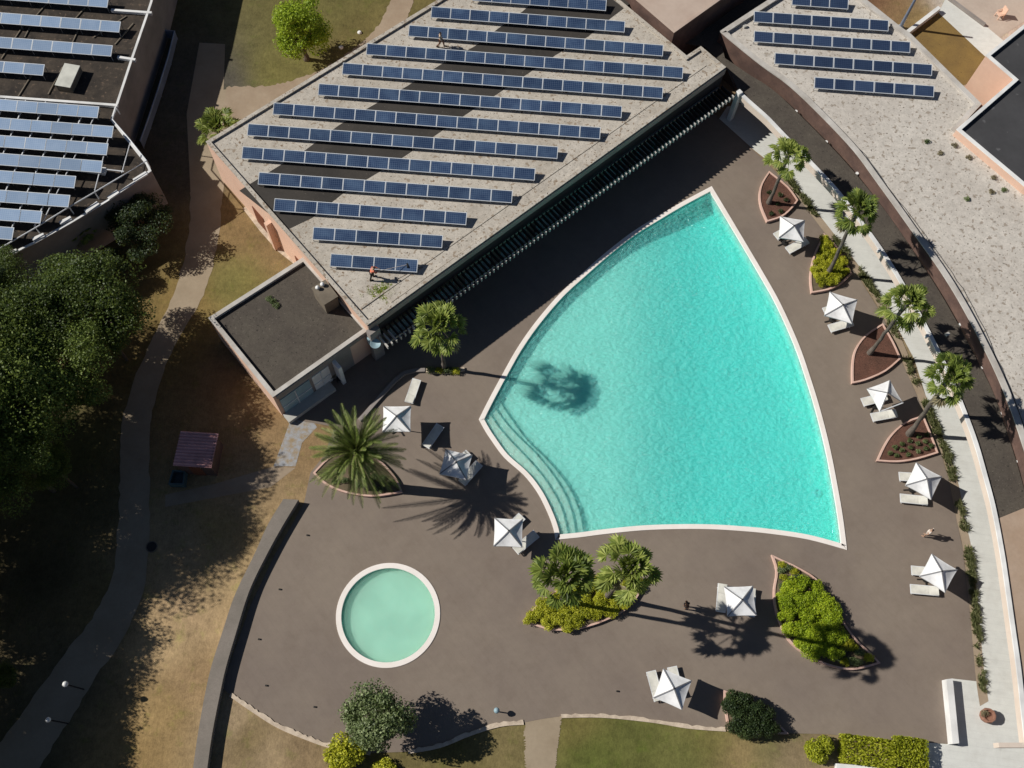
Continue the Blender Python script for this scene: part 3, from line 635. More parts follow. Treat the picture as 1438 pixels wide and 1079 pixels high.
# ---- right hand building with pale gravel roof
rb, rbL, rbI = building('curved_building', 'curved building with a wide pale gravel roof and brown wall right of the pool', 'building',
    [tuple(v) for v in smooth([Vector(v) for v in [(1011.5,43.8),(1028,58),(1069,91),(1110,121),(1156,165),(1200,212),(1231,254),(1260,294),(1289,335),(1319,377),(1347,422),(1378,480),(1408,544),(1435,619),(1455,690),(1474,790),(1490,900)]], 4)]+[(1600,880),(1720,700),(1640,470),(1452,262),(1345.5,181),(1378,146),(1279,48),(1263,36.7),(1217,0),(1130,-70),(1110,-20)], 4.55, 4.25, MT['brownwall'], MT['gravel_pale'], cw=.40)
roofcab = MB()
cab = W([(1035,62),(1080,98),(1120,131),(1166,173),(1208,217),(1240,262),(1271,300),(1300,340),(1330,382),(1360,430),(1392,500),(1418,560),(1440,625)], 4.3, 4)
r = random.Random(4); cab = [c+Vector((.35+r.uniform(-.06, .06), r.uniform(-.06, .06))) for c in cab]
roofcab.tube([(c.x, c.y, 4.30) for c in cab], .022, 5); roofcab.build('lightning_cable', MT['metaldark'], rb)
for px in ((1022,50),(1046,38),(1216,130),(1330,470)):
    q = P2(*px, 4.3); mb = MB(); mb.box((q.x, q.y, 4.36), (.3, .22, .2), .5); mb.build('roof_block', MT['concrete'], rb)
db, dbL, dbI = building('felt_roof_building', 'building with a dark grey felt roof and peach wall at the upper right edge', 'building',
    [(1344,181.5),(1424.5,111.5),(1385,77.5),(1438,35),(1560,-66),(1700,100),(1640,400),(1440,262)], 5.1, 4.8, MT['pink'], MT['greyroof'], cw=.25, capm=MT['white'])
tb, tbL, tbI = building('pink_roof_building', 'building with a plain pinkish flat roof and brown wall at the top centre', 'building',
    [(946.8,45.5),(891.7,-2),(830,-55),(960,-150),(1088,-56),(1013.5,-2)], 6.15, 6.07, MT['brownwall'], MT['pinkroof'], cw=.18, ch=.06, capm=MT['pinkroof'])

# ---- courtyard behind the right hand building
def low(name, label, cat, a, b_, w_, h, mat):
    A, B = P2(*a), P2(*b_); mb = MB(); mb.bar((A.x, A.y, h/2-.03), (B.x, B.y, h/2-.03), w_, h+.06); return tag(mb.build(name, mat), label, cat)
sheet('courtyard', [(1270,50),(1322,10),(1386,76),(1384,110),(1352,120),(1345,175)], -.014, MT['browngravel'])
low('low_wall', 'short white garden wall along the near edge of the brown gravel courtyard at the upper right', 'wall', (1272,50), (1316,16), .35, .55, MT['white'])
sheet('path', [(1318,18),(1330,-6),(1352,10),(1420,66),(1384,80)], -.008, MT['walk'])
sheet('terrace', [(1330,-8),(1372,30),(1402,54),(1470,10),(1480,-60),(1340,-60)], -.012, MT['terrace'])
low('low_wall', 'long thin grey kerb wall between the white path and the pink terrace at the upper right', 'wall', (1327,-4), (1382,37), .22, .3, MT['greywall'])
q = P2(1264, 39, 0); t = thing('shadowcaster', 'added slim grey mast at the near corner of the brown gravel courtyard', 'shadowcaster', (q.x, q.y, 0)); mb = MB(); mb.tube([(q.x, q.y, 0), (q.x, q.y, 5.2)], [.16, .10], 10); mb.build('pole', MT['steelblue'], t); mb = MB(); mb.lathe([(0, .1), (.3, .1), (.3, 0), (0, 0)], (q.x, q.y, 0), 12); mb.build('foot', MT['concrete'], t)  # slim pole added to cast the long courtyard shadow, real caster unknown

# ---- left hand building: dark roof at the top, steel frame terrace below, curved wall
LZ = 4.6
left_px = [(213,4),(207,22),(186,83),(165,147),(158,168),(207,229),(212,240),(190,256),(150,283),(100,313),(50,341),(0,365),(-60,392),(-150,440),(-260,300),(-220,-60),(-100,-160),(240,-100)]
lb, lbL, lbI = building('terrace_building', 'building with a dark roof and curved grey wall under pale blue solar panels', 'building', left_px, LZ, LZ-.3, MT['greywall'], MT['leftroof'], cw=.14, ch=.07, capm=MT['white'])
mb = MB()
for a, b_ in (((156,14),(213,18)),((165,80),(190,84)),((0,136),(165,148))):
    A, B = P2(*a, LZ), P2(*b_, LZ); mb = MB(); mb.bar((A.x, A.y, LZ-.1), (B.x, B.y, LZ-.1), .22, .26); mb.build('roof_upstand', MT['white'], lb)
for a, b_ in (((66,130),(86,92)),((24,133),(52,88)),((0,80),(40,20)),((45,24),(70,-4)),((104,24),(118,8)),((100,58),(108,40)),((33,50),(40,36)),((130,50),(176,20)),((160,60),(186,30))):
    A, B = P2(*a, LZ), P2(*b_, LZ); mb = MB(); mb.bar((A.x, A.y, LZ-.25), (B.x, B.y, LZ-.25), .09, .10); mb.build('roof_batten', MT['unit'], lb)
# white blocks standing in for the sunlit parapet segments on the curved wall
for a, b_ in (((188,254),(206,243)),((152,279),(166,269)),((120,298),(138,285)),((84,314),(100,306)),((46,337),(62,330)),((14,357),(24,352))):
    A, B = P2(*a, LZ+.05), P2(*b_, LZ+.05); mb = MB(); mb.bar((A.x, A.y, LZ+.02), (B.x, B.y, LZ+.02), .34, .16); mb.build('coping_block', MT['white'], lb)
hs = thing('roof_hatch', 'pale rectangular roof hatch on the dark roof at the upper left', 'roof hatch', (*P2(93, 110, LZ), LZ-.3))
A, B = P2(103, 93, LZ+.2), P2(89, 124, LZ+.2); mb = MB(); mb.bar((A.x, A.y, LZ+.03), (B.x, B.y, LZ+.03), 1.25, .66); bevel(mb.build('curb', MT['unit'], hs), .02)
mb = MB(); mb.bar((A.x, A.y, LZ+.39), (B.x, B.y, LZ+.39), 1.32, .06); bevel(mb.build('lid', MT['hatch'], hs), .02)
# steel rail frame carrying the lower panels
FZ = 5.25
fr = thing('steel_frame', 'white steel rail frame round the lower solar panels on the left building', 'steel frame', (*P2(120, 220, LZ), LZ-.3))
mb = MB()
def rail(pts, z, rad=.05):
    mb.tube([(*P2(x, y, z), z) for x, y in pts], rad, 6)
rail([(163,150),(158,168),(182,196),(206,226),(170,248),(133,270),(97,291),(50,320),(0,349),(-40,372)], FZ)
rail([(183,200),(171,243)], FZ, .035); rail([(148,238),(174,241)], FZ, .05); rail([(156,180),(133,268)], FZ, .04); rail([(137,155),(58,316)], FZ-.1, .045)
mb.build('top_rail', MT['metalwhite'], fr)
for x, y in ((163,150),(206,226),(133,270),(97,291),(50,320),(0,349)):
    q = P2(x, y, FZ); mb = MB(); mb.tube([(q.x, q.y, LZ-.3), (q.x, q.y, FZ)], .045, 6); mb.build('post', MT['metalwhite'], fr)
mb = MB()
for x0, y0, x1, y1 in ((120,150,48,318),(92,146,12,330),(64,143,-20,330),(36,141,-40,320),(8,139,-60,300)):
    A, B = P2(x0, y0, FZ-.25), P2(x1, y1, FZ-.25); mb.bar((A.x, A.y, FZ-.28), (B.x, B.y, FZ-.28), .07, .10)
mb.build('cross_beam', MT['metalwhite'], fr)
for x, y, wd, hh in ((112,236,1.6,.5),(60,232,1.1,.5)):
    q = P2(x, y, LZ); mb = MB(); mb.box((q.x, q.y, LZ), (wd*2.6, .55, .3), -.08); tag(mb.build('white_bench_block', MT['white']), 'white rectangular block under the left building panels, %s' % ('the wider one' if wd > 1.2 else 'the shorter one further left'), 'block')
# blue grey rail in the shade beside the building
rl = thing('handrail', 'blue grey handrail in the shade beside the left building', 'handrail', (*P2(222, 115), 0))
pts = [P2(x, y, 1.0) for x, y in ((219,42),(245,44),(236,80),(222,125),(207,170),(197,198))]
mb = MB(); mb.tube([(p.x, p.y, 1.0) for p in pts], .07, 8); mb.build('rail', MT['steelblue'], rl)
mb = MB()
for i in range(len(pts)-1): mb.bar((*pts[i], .5), (*pts[i+1], .5), .05, .85)
mb.build('side_panel', MT['steelblue'], rl)
for p in pts: mb = MB(); mb.tube([(p.x, p.y, -.03), (p.x, p.y, 1.0)], .035, 6); mb.build('post', MT['steelblue'], rl)

# ================================================================== SOLAR PANELS
PW, PH = 1.645, .985
def panel_meshes(cell):
    g = MB(); g.add([(0.035, -.035, .035), (PW-.035, -.035, .035), (PW-.035, -PH+.035, .035), (.035, -PH+.035, .035)], [(3, 2, 1, 0)])
    f = MB(); fw = .05
    f.box((PW/2, -fw/2, .015), (PW, fw, .05)); f.box((PW/2, -PH+fw/2, .015), (PW, fw, .05)); f.box((fw/2, -PH/2, .0148), (fw, PH-2*fw, .05)); f.box((PW-fw/2, -PH/2, .0148), (fw, PH-2*fw, .05))
    f.add([(0.03, -.03, .0), (PW-.03, -.03, .0), (PW-.03, -PH+.03, .0), (.03, -PH+.03, .0)], [(0, 1, 2, 3)])
    a = g.build('solar_panel', cell, recenter=False); b_ = f.build('frame', MT['panelframe'], a, recenter=False)
    return a, b_
PROTO = {}
def solar_row(a, b_, n, zt, zroof, tilt, cell, label, group, lift=0):
    """n panels whose upper edge runs from pixel a to pixel b_ at height zt"""
    A, B = P2(*a, zt), P2(*b_, zt); d = (B-A).normalized(); rz = atan2(d.y, d.x); pitch = (B-A).length/n
    t = thing('solar_array', label, 'solar panels', (A.x, A.y, zroof), group, rz)
    Rx = Matrix.Rotation(tilt, 3, 'X')
    for k in range(n):
        key = cell
        if key not in PROTO:
            p, f = panel_meshes(MT[cell]); PROTO[key] = (p, f)
        else:
            p0, f0 = PROTO[key]; p = p0.copy(); COL.objects.link(p); f = f0.copy(); COL.objects.link(f); f.parent = p
        p.parent = t; p.location = (k*pitch+(pitch-PW)/2, 0, zt-zroof); p.rotation_euler = (tilt, 0, 0)
    L = pitch*n; h0 = zt-zroof; dn = Vector((0, -cos(tilt), -sin(tilt)))
    mb = MB()
    for s in (.2, .8):
        q = dn*PH*s; mb.bar((0, q.y, h0+q.z-.05), (L, q.y, h0+q.z-.05), .06, .05)
    for k in range(n+1):
        x = min(L-.05, max(.05, k*pitch)); lo = dn*PH*.92; hi = dn*PH*.08
        mb.bar((x, hi.y, .02), (x, hi.y, h0+hi.z-.03), .04, .04); mb.bar((x, lo.y, .02), (x, lo.y, h0+lo.z-.03), .04, .04)
        mb.bar((x, hi.y, h0+hi.z-.035), (x, lo.y, h0+lo.z-.035), .04, .03)
    o = mb.build('support_rack', MT['rackmetal'], None, recenter=False); o.parent = t
    return t
TI = radians(17)
num = {4:'four',5:'five',6:'six',7:'seven',8:'eight',9:'nine',10:'ten',11:'eleven',12:'twelve',13:'thirteen',14:'fourteen',15:'fifteen',16:'sixteen'}
ordn = ['first','second','third','fourth','fifth','sixth','seventh','eighth','ninth','tenth','eleventh','twelfth','thirteenth']
rows = [((464.9,356.4),(587,364.8),4),((440.4,319),(622,330.8),6),((386,278.9),(655.9,298.8),9),((363.9,242),(720,268.1),12),((341.1,206),(751.9,236.8),14),((348.8,173.8),(783.8,206.4),15),((384.7,144.4),(843.5,179.2),16),((448,117.6),(873.6,149.4),15),((481.9,88.5),(931.2,123),16),((515.6,61.1),(959.3,94.9),16),((574.7,35.5),(931.6,63.6),13),((606.4,9.4),(877.8,30.3),10),((665,-14),(851.7,0.3),7)]
for i, (a, b_, n) in enumerate(rows):
    solar_row(a, b_, n, ZG+.62, ZG, TI, 'cell', '%s panel blue solar row, %s up from the lower corner of the big gravel roof' % (num[n], ordn[i]), 'solar panel rows on the big gravel roof')
rrows = [((1112.5,-7.5),(1191.5,-1.5),3),((1058.9,16.1),(1248,29),7),((1058.9,43.7),(1278.6,59.2),8),((1088,74.5),(1309.2,91),8),((1143.7,108.5),(1312,121),6)]
for i, (a, b_, n) in enumerate(rrows):
    solar_row(a, b_, n, 4.25+.62, 4.25, TI, 'cell_dark', '%s row of dark blue solar panels from the top on the curved pale gravel roof' % ordn[i], 'solar panel rows on the curved roof')
z6 = lambda x, y: (x/5.99, y/5.99); z7 = lambda x, y: (x/5.99, 120+y/5.99)
lrows = [(z6(918,-22), 1), (z6(1018,185), 1), (z6(950,385), 1), (z6(378,545), 1), (z7(835,180), 2), (z7(957,345), 2), (z7(912,490), 2), (z7(865,637), 2), (z7(640,765), 2), (z7(590,925), 2), ((59.3,296.8), 2), ((19.7,319.8), 2)]
for i, ((x1, y1), kind) in enumerate(lrows):
    pw = 27.6+(y1/320)*2.0; n = int((x1+45)/pw)+1; x0 = x1-n*pw; y0 = y1-.0765*n*pw
    zt, zb = (LZ+.55, LZ-.3) if kind == 1 else (FZ+.35, FZ-.2)
    solar_row((x0, y0), (x1, y1), n, zt, zb, radians(13), 'cell_skyglare', '%s row from the top of pale blue solar panels on the left building' % ordn[i], 'solar panel rows on the left building')
# ================================================================== PLANTS
GZ = Vector((0, 0, 1))
def rdir(r, zmin=-1.0):
    while True:
        v = Vector((r.uniform(-1, 1), r.uniform(-1, 1), r.uniform(-1, 1)))
        if .05 < v.length < 1 and v.normalized().z >= zmin: return v.normalized()
def fan_crown(seed, R=1.0, nf=33, nseg=15):
    r = random.Random(seed); g = MB(); dead = MB()
    for i in range(nf):
        t = (i+.5)/nf; el = radians(82-118*t+r.uniform(-9, 9)); az = i*2.39996+r.uniform(-.25, .25)
        a = Vector((cos(az)*cos(el), sin(az)*cos(el), sin(el))); s = Vector((-sin(az), cos(az), 0)); n = s.cross(a)*-1
        if n.z < 0: n = -n
        Lp = R*r.uniform(.82, 1.22)*(.34+.80*min(1, t*1.5)); hub = a*Lp; hub.z -= .10*t*R
        q = hub+Vector((0, 0, .02)); w = s*.022
        tgt = dead if t > .93 else g
        tgt.add([w, -w, hub-w*.7, hub+w*.7], [(0, 1, 2, 3)])
        rl = R*r.uniform(.56, .80); roll = r.uniform(-.5, .5); s2 = s*cos(roll)+n*sin(roll); n2 = n*cos(roll)-s*sin(roll)
        a2 = (a*cos(.45*t)-GZ*sin(.45*t)).normalized()
        for k in range(nseg):
            ph = (k/(nseg-1)-.5)*radians(200); dd = a2*cos(ph)+s2*sin(ph); L = rl*(.66+.34*cos(ph*.8))*r.uniform(.9, 1.06)
            side = (dd.cross(n2)).normalized()*L*.125
            mid = hub+dd*L*.55+n2*.03*(1 if k % 2 else -1); tip = hub+dd*L-GZ*L*L*.22+rdir(r)*.04
            tgt.add([hub, mid+side, tip, mid-side], [(0, 1, 2, 3)])
    return g, dead
CROWNS = []
def fan_palm(label, crown_px, h, base=None, base_px=None, seed=0, R=1.0, r0=.17, group=None, cat='palm tree', z0=0.0):
    C = P(*crown_px, h); B = P(*base_px, z0) if base_px else Vector((C.x, C.y, z0))
    t = thing('fan_palm', label, cat, B, group); r = random.Random(seed+50)
    d = C-B; pts = []; rad = []
    for i in range(13):
        s = i/12; k = s*s*(3-2*s)*.35+s*.65; p = Vector((B.x+d.x*k, B.y+d.y*k, B.z+d.z*s))
        pts.append(p+Vector((r.uniform(-.03, .03), r.uniform(-.03, .03), 0))); rad.append(r0*(1.55-.75*min(1, s*5) if s < .2 else .82+.06*sin(i*2.1))+(.05 if s > .85 else 0))
    mb = MB(); mb.tube(pts, rad, 12)
    for i in range(60):                             # old leaf bases under the crown
        s = 1-.22*r.random()**1.5; p = pts[-1].lerp(pts[-3], (1-s)*5); a = r.uniform(0, 2*pi); o = Vector((cos(a), sin(a), .5))*r0*1.0
        mb.bar(p+o*.6, p+o*1.25+Vector((0, 0, .12)), .06, .03)
    mb.build('trunk', MT['trunk'], t, smooth=False)
    key = seed % 4
    if len(CROWNS) <= key:
        for k in range(len(CROWNS), key+1):
            g, dead = fan_crown(100+k); o = g.build('crown', MT['palm'], None, recenter=False); d_ = dead.build('dry_fronds', MT['deadpalm'], None, recenter=False); CROWNS.append((o.data, d_.data)); bpy.data.objects.remove(o); bpy.data.objects.remove(d_)
    for nm, me in zip(('crown', 'dry_fronds'), CROWNS[key]):
        o = bpy.data.objects.new(nm, me); COL.objects.link(o); o.parent = t; o.location = C-B; o.scale = (R, R, R); o.rotation_euler = (0, 0, seed*1.3)
    return t
fan_palm('fan palm in the topmost mulch bed beside the covered gallery, close to the pergola end', (1108,217), 6.6, base_px=(1079,287), seed=1, R=1.02)
fan_palm('fan palm rising from the yellow green shrub bed beside the gallery', (1205,295), 8.6, base_px=(1161,387), seed=2, R=1.08)
fan_palm('fan palm on the plain mulch bed with the widest sunlit crown beside the gallery', (1275,425), 8.4, base_px=(1220,498), seed=3, R=1.14)
fan_palm('lowest fan palm of the gallery side, in the mulch bed dotted with small plants', (1335,530), 8.8, base_px=(1275,611), seed=4, R=1.10, r0=.2)
fan_palm('lone fan palm at the shaded edge between the annex and the pool', (616,458), 7.4, base_px=(624,518), seed=5, R=1.26)
fan_palm('fuller left hand fan palm in the yellow green bed under the pool', (794,806), 10.2, base_px=(789,847), seed=6, R=1.26)
fan_palm('taller right hand fan palm in the yellow green bed under the pool', (884,797), 14.6, base_px=(853,838), seed=7, R=1.16)
fan_palm('small fan palm half hidden behind the west corner of the gravel roofed building', (305,180), 3.0, seed=8, R=1.15)

# date palm with feather leaves
def date_crown(seed, L0=3.5, nf=84):
    r = random.Random(seed); g = MB(); ribs = MB()
    for i in range(nf):
        t = (i+.5)/nf; el = radians(80-100*t**.85+r.uniform(-8, 8)); az = i*2.39996+r.uniform(-.3, .3); L = L0*r.uniform(.86, 1.08)*(.78+.25*min(1, t*2))
        a = Vector((cos(az)*cos(el), sin(az)*cos(el), sin(el))); s = Vector((-sin(az), cos(az), 0)); drop = L*(.20+.25*t)*r.uniform(.7, 1.3); bend = r.uniform(-.25, .25)
        f = lambda u: a*L*u-GZ*drop*u*u+s*bend*L*u*u*.5
        rp = [f(k/6) for k in range(7)]; ribs.tube(rp, [.035*(1-k/7)+.006 for k in range(7)], 4, cap=False)
        for k in range(44):
            u = .10+.9*k/43; p = f(u); d = (f(min(1, u+.03))-f(u-.03)).normalized(); nrm = s.cross(d)
            if nrm.z < 0: nrm = -nrm
            ll = .50*(sin(pi*min(1, .22+u*.78))**.6)*r.uniform(.85, 1.1)+.05
            for sg in (-1, 1):
                q = (s*sg*.55+d*.85+nrm*.30+rdir(r)*.06).normalized(); w = d*.022
                g.add([p-w, p+w, p+q*ll*.6+w*.9-GZ*.01, p+q*ll-GZ*.10*ll, p+q*ll*.6-w*.9], [(0, 1, 2, 3, 4)])
    return g, ribs
ph = thing('date_palm', 'big feather leaved date palm in the curved bed left of the pool', 'palm tree', P(517, 683, 0))
C = P(500, 634, 6.4); B = P(517, 683, 0); r = random.Random(2)
mb = MB(); mb.tube([B.lerp(C, k/10) for k in range(11)], [.42-.012*k+(.04 if k > 7 else 0)+.02*(k % 2) for k in range(11)], 14); mb.build('trunk', MT['trunk'], ph)
g, ribs = date_crown(5); o = g.build('crown', MT['phoenix'], ph, recenter=False); o.location = C-B; o2 = ribs.build('leaf_ribs', MT['deadpalm'], ph, recenter=False); o2.location = C-B

# leafy masses
def leaves(g, c, rad, n, size, r, shell=.55, flat=.0):
    c = Vector(c)
    for i in range(n):
        d = rdir(r); k = shell+(1-shell)*r.random()**.6; p = c+Vector((d.x*rad[0], d.y*rad[1], d.z*rad[2]))*k
        nn = (d*.7+rdir(r)*.8+GZ*.35).normalized(); x = nn.cross(rdir(r)).normalized(); y = nn.cross(x); s = size*r.uniform(.65, 1.25)
        g.add([p-x*s*.5, p+y*s*.28+x*.05*s, p+x*s*.55, p-y*s*.28], [(0, 1, 2, 3)])
def tree_mesh(seed, rx, rz_, nclump, nleaf, size, cl=.36):
    """crown mesh centred on the origin: clumps over an uneven ellipsoid"""
    r = random.Random(seed); g = MB(); cs = []
    for i in range(nclump):
        d = rdir(r, -.45); k = r.uniform(.45, 1.0); w = 1+.13*sin(3*atan2(d.y, d.x)+seed)
        c = Vector((d.x*rx*k*w, d.y*rx*k*w, d.z*rz_*k)); q = rx*cl*r.uniform(.6, 1.25); cs.append(c)
        leaves(g, c, (q, q, q*.62), int(nleaf*r.uniform(.6, 1.3)), size, r, .35)
    return g, cs
TREES = {}
def tree(name, label, cat, px, zc, kind, scale=1.0, rz=0.0, group=None, seed=0):
    C = P(*px, zc); t = thing(name, label, cat, (C.x, C.y, 0), group)
    spec = {'pine': ('pine', 4.0, 2.6, 44, 620, .19), 'dark': ('darkleaf', 2.6, 2.2, 30, 480, .18), 'lime': ('lime', 2.1, 3.2, 48, 330, .17), 'olive': ('olive', 2.2, 1.9, 44, 330, .20)}[kind]
    key = (kind, seed % 3)
    if key not in TREES:
        g, cs = tree_mesh(20+seed % 3+hash(kind[0]) % 1, *spec[1:]); o = g.build('crown', MT[spec[0]], None, recenter=False); TREES[key] = (o.data, cs); bpy.data.objects.remove(o)
    me, cs = TREES[key]
    o = bpy.data.objects.new('crown', me); COL.objects.link(o); o.parent = t; o.location = (0, 0, zc); o.scale = (scale,)*3; o.rotation_euler = (0, 0, rz)
    mb = MB(); r = random.Random(seed); R = Matrix.Rotation(rz, 3, 'Z'); hb = max(.5, zc-spec[2]*scale*.75)
    mb.tube([(C.x, C.y, -.05), (C.x+.08, C.y, hb*.5), (C.x, C.y+.06, hb), (C.x, C.y, zc)], [.24*scale, .19*scale, .15*scale, .08*scale], 9)
    for c in cs[::4]:
        e = C+R@(c*scale); mb.tube([(C.x, C.y, hb*.8+.2*zc), tuple((Vector((C.x, C.y, zc))+e)/2-GZ*.2), tuple(e)], [.09*scale, .06*scale, .025*scale], 5)
    mb.build('trunk', MT['bark'], t); return t
gp = 'dense dark trees of the left grove'
grove = [((112,425),6.2,1.0),((45,445),6.8,.9),((15,500),7.5,1.0),((95,510),6.8,.85),((30,588),6.4,.9),((148,468),4.8,.5),((-30,560),9,1.1),((8,640),8,.8),((70,655),5,.42),((0,385),5,.55),
 ((-120,640),11,1.1),((-110,470),9.5,1),((-100,560),11,1),((-130,720),7.5,1),((-95,600),7,.9),((-210,620),7,1.0),((-200,690),7,1.0),((-195,550),7,1.0),((-105,790),6.6,.85),((-105,865),6.6,.9),((-120,945),6.4,.85),((-135,1025),6.3,.85),((-150,1110),6.3,.9),((-165,1190),6.3,.9),((-200,800),6.8,1.0),((-205,890),6.6,.95),((-215,975),6.6,.95),((-225,1060),6.6,.95),((-235,1150),6.6,1.0),((4,950),2.2,.22)]
glab = {0: 'dense green tree with the brightest sunlit crown at the top of the left grove', 1: 'dense green tree at the left edge just under the curved grey wall', 3: 'dense green tree beside the path in the middle of the left grove', 5: 'low leafy tree at the right edge of the grove near the path bend'}
for i, (px, zc, sc) in enumerate(grove):
    tree('grove_tree', glab.get(i, 'dark shaded tree of the left grove merging with its neighbours'), 'tree', px, zc, 'pine', sc, i*1.1, gp, i)
tree('leafy_tree', 'bright lime green upright tree on the lawn at the top left', 'tree', (421,44), 3.5, 'lime', 1.22, .4, None, 1)
tree('broad_shrub_tree', 'dark broad shrub like tree in front of the curved grey wall', 'tree', (192,312), 2.6, 'dark', .95, .4, None, 0)
tree('broad_shrub_tree', 'smaller dark round shrub tree just below the broad one by the grey wall', 'shrub', (150,375), 1.6, 'dark', .6, 1.4, None, 1)
tree('grey_green_tree', 'grey green spiky leaved tree overhanging the bottom edge of the deck', 'tree', (528,1013), 3.2, 'olive', 1.0, .9, None, 1)
fan_palm('small thin leaning palm against the curved grey wall', (112,324), 2.6, base_px=(130,352), seed=9, R=.72, r0=.09)
tree('dark_conifer', 'dark round topped tree just above the grove on the shaded lawn', 'tree', (-25,430), 6, 'dark', 1.2, .2, None, 2)

SHR = {}
def shrub(name, label, px, rad, h, mat, group=None, z0=0.0, seed=0, n=900, size=.13, cat='shrub', squash=1.0, rz=0.0, box=False):
    key = (mat, seed % 3, n, size, box)
    if key not in SHR:
        r = random.Random(31+seed % 3); g = MB()
        if box:
            for i in range(n):
                p = Vector((r.uniform(-1, 1), r.uniform(-1, 1), r.uniform(0, 1))); k = r.random()
                if k < .45: p.z = r.uniform(.85, 1.06)
                elif k < .7: p.x = r.choice((-1, 1))*r.uniform(.86, 1.04)
                else: p.y = r.choice((-1, 1))*r.uniform(.86, 1.04)
                nn = rdir(r, -.2); x = nn.cross(rdir(r)).normalized(); y = nn.cross(x); s = size
                g.add([p-x*s*.5, p+y*s*.3, p+x*s*.5, p-y*s*.3], [(0, 1, 2, 3)])
        else:
            for k in range(9):
                d = rdir(r, -.1); c = Vector((d.x*.55, d.y*.55, .35+d.z*.3)); leaves(g, c, (.5, .5, .42), n//9, size, r, .5)
        o = g.build('foliage', MT[mat], None, recenter=False); SHR[key] = o.data; bpy.data.objects.remove(o)
    B = P(*px, z0); o = bpy.data.objects.new(name, SHR[key]); COL.objects.link(o); o.location = B; o.scale = (rad, rad*squash, h); o.rotation_euler = (0, 0, rz)
    return tag(o, label, cat, group)

# ---- planters
def planter(label, px, bed, h=.28, k=3, sharp=None, bw=.13):
    L = W(px, h)
    if sharp:                                       # smooth each side between the sharp corners
        out = []; n = len(px); sh = sorted(sharp)
        for a, b_ in zip(sh, sh[1:]+[sh[0]+n]): out += smooth([L[i % n] for i in range(a, b_+1)], k)[:-1]
        L = out
    L = ccw(L); c = sum(L, Vector((0, 0)))/len(L); t = thing('planter_bed', label, 'planter', (c.x, c.y, 0)); inn = offset(L, bw)
    mb = MB(); mb.ring(L, inn, -.02, h); mb.build('kerb', MT['terracotta'], t)
    r = random.Random(1); mb = MB(); mb.poly([offset(inn, -.03)], h-.07); mb.build('bed', MT[bed], t)
    return L
pl1 = planter('pointed terracotta edged mulch bed holding the topmost fan palm', [(1080,240),(1070,256),(1066,272),(1068,290),(1077,311.5),(1098,304.5),(1112,293),(1121,281),(1107,262)], 'mulch', sharp=(0, 4, 7))
pl2 = planter('pointed terracotta edged bed full of yellow green shrubs beside the gallery', [(1157,327.5),(1142.7,359),(1137.5,388),(1139.5,411.5),(1163.5,407),(1182,398),(1197,384),(1188,368),(1174,344)], 'soil', sharp=(0, 3, 6))
pl3 = planter('pointed terracotta edged bed of plain bark mulch with one palm', [(1240,454),(1215.7,470),(1201,490),(1196.6,512),(1196.6,538.5),(1216,534),(1244,521.5),(1265.5,503.4),(1255,480)], 'mulch', sharp=(0, 4, 7))
pl4 = planter('pointed terracotta edged bed of mulch and small grey plants with one palm', [(1297,583),(1272,592),(1253,608),(1241,626),(1231,647.6),(1260.5,649),(1288,645),(1318,636),(1309,612)], 'mulch', sharp=(0, 4, 7))
pl5 = planter('large leaf shaped terracotta edged bed of bright green shrubs at the lower right', [(1083.5,779),(1090,801.7),(1086.7,825),(1086.7,842),(1090,860),(1096.7,880),(1107,899),(1123,914),(1146.7,928.5),(1173,937.5),(1196.8,941),(1218.5,937),(1237,931.5),(1222,916),(1203,898),(1183,870),(1167,842),(1146.7,813),(1121.7,797),(1100,786.7)], 'soil', sharp=(0, 12))
pl6 = planter('almond shaped bed of yellow green ground shrubs under two tall palms', [(733.4,873),(750,853.5),(767,838),(795,823),(825,812),(862,806),(895,813),(903,826),(887,850),(867,864),(847,873),(833.5,878),(808.5,884),(776.8,885.5),(755,880)], 'soil', sharp=(0, 7))
pl7 = planter('curved terracotta edged bed holding the big date palm', [(439.5,664),(454.8,678.5),(472.8,688),(495,694.5),(521.5,697.5),(545,695),(565,691),(559,676),(549,662),(531,645),(500,632),(465,640)], 'soil', sharp=(0, 6))
pl8 = planter('wedge shaped bed holding the dark bush at the bottom edge of the deck', [(1016,969),(1018.5,998),(1023,1026),(1050,1031),(1108,1031),(1085,1008),(1056,985)], 'soil', sharp=(0, 2, 4))
def fill(loop_px, n, gap, seed, zone=None, z=.25):
    """well spaced points inside an outline given in picture positions"""
    r = random.Random(seed); xs = [p[0] for p in loop_px]; ys = [p[1] for p in loop_px]; out = []; tries = 0
    while len(out) < n and tries < 6000:
        tries += 1; x, y = r.uniform(min(xs), max(xs)), r.uniform(min(ys), max(ys))
        if inside(x, y, loop_px) and all(hypot(x-a, y-b) > gap for a, b in out): out.append((x, y))
    return out
l2 = [(1157,336),(1146,362),(1142,385),(1145,405),(1163,400),(1180,392),(1190,383),(1182,367),(1170,347)]
for i, p in enumerate(fill(l2, 24, 8.0, 3)): shrub('bed_shrub', 'yellow green shrub in the pointed bed under the second palm', p, .48, .62, 'yellowgreen', 'shrubs of the pointed yellow green bed', .2, i, 1500, .18, rz=i)
l6 = [(740,870),(757,851),(775,838),(800,829),(830,818),(865,812),(892,820),(880,846),(860,860),(838,869),(808,877),(776,878),(756,874)]
for i, p in enumerate(fill(l6, 34, 12, 5)): shrub('bed_shrub', 'yellow green ground shrub in the almond bed under the two tall palms', p, .62, .55, 'yellowgreen', 'ground shrubs of the almond bed', .2, i, 1500, .17, rz=i*.7)
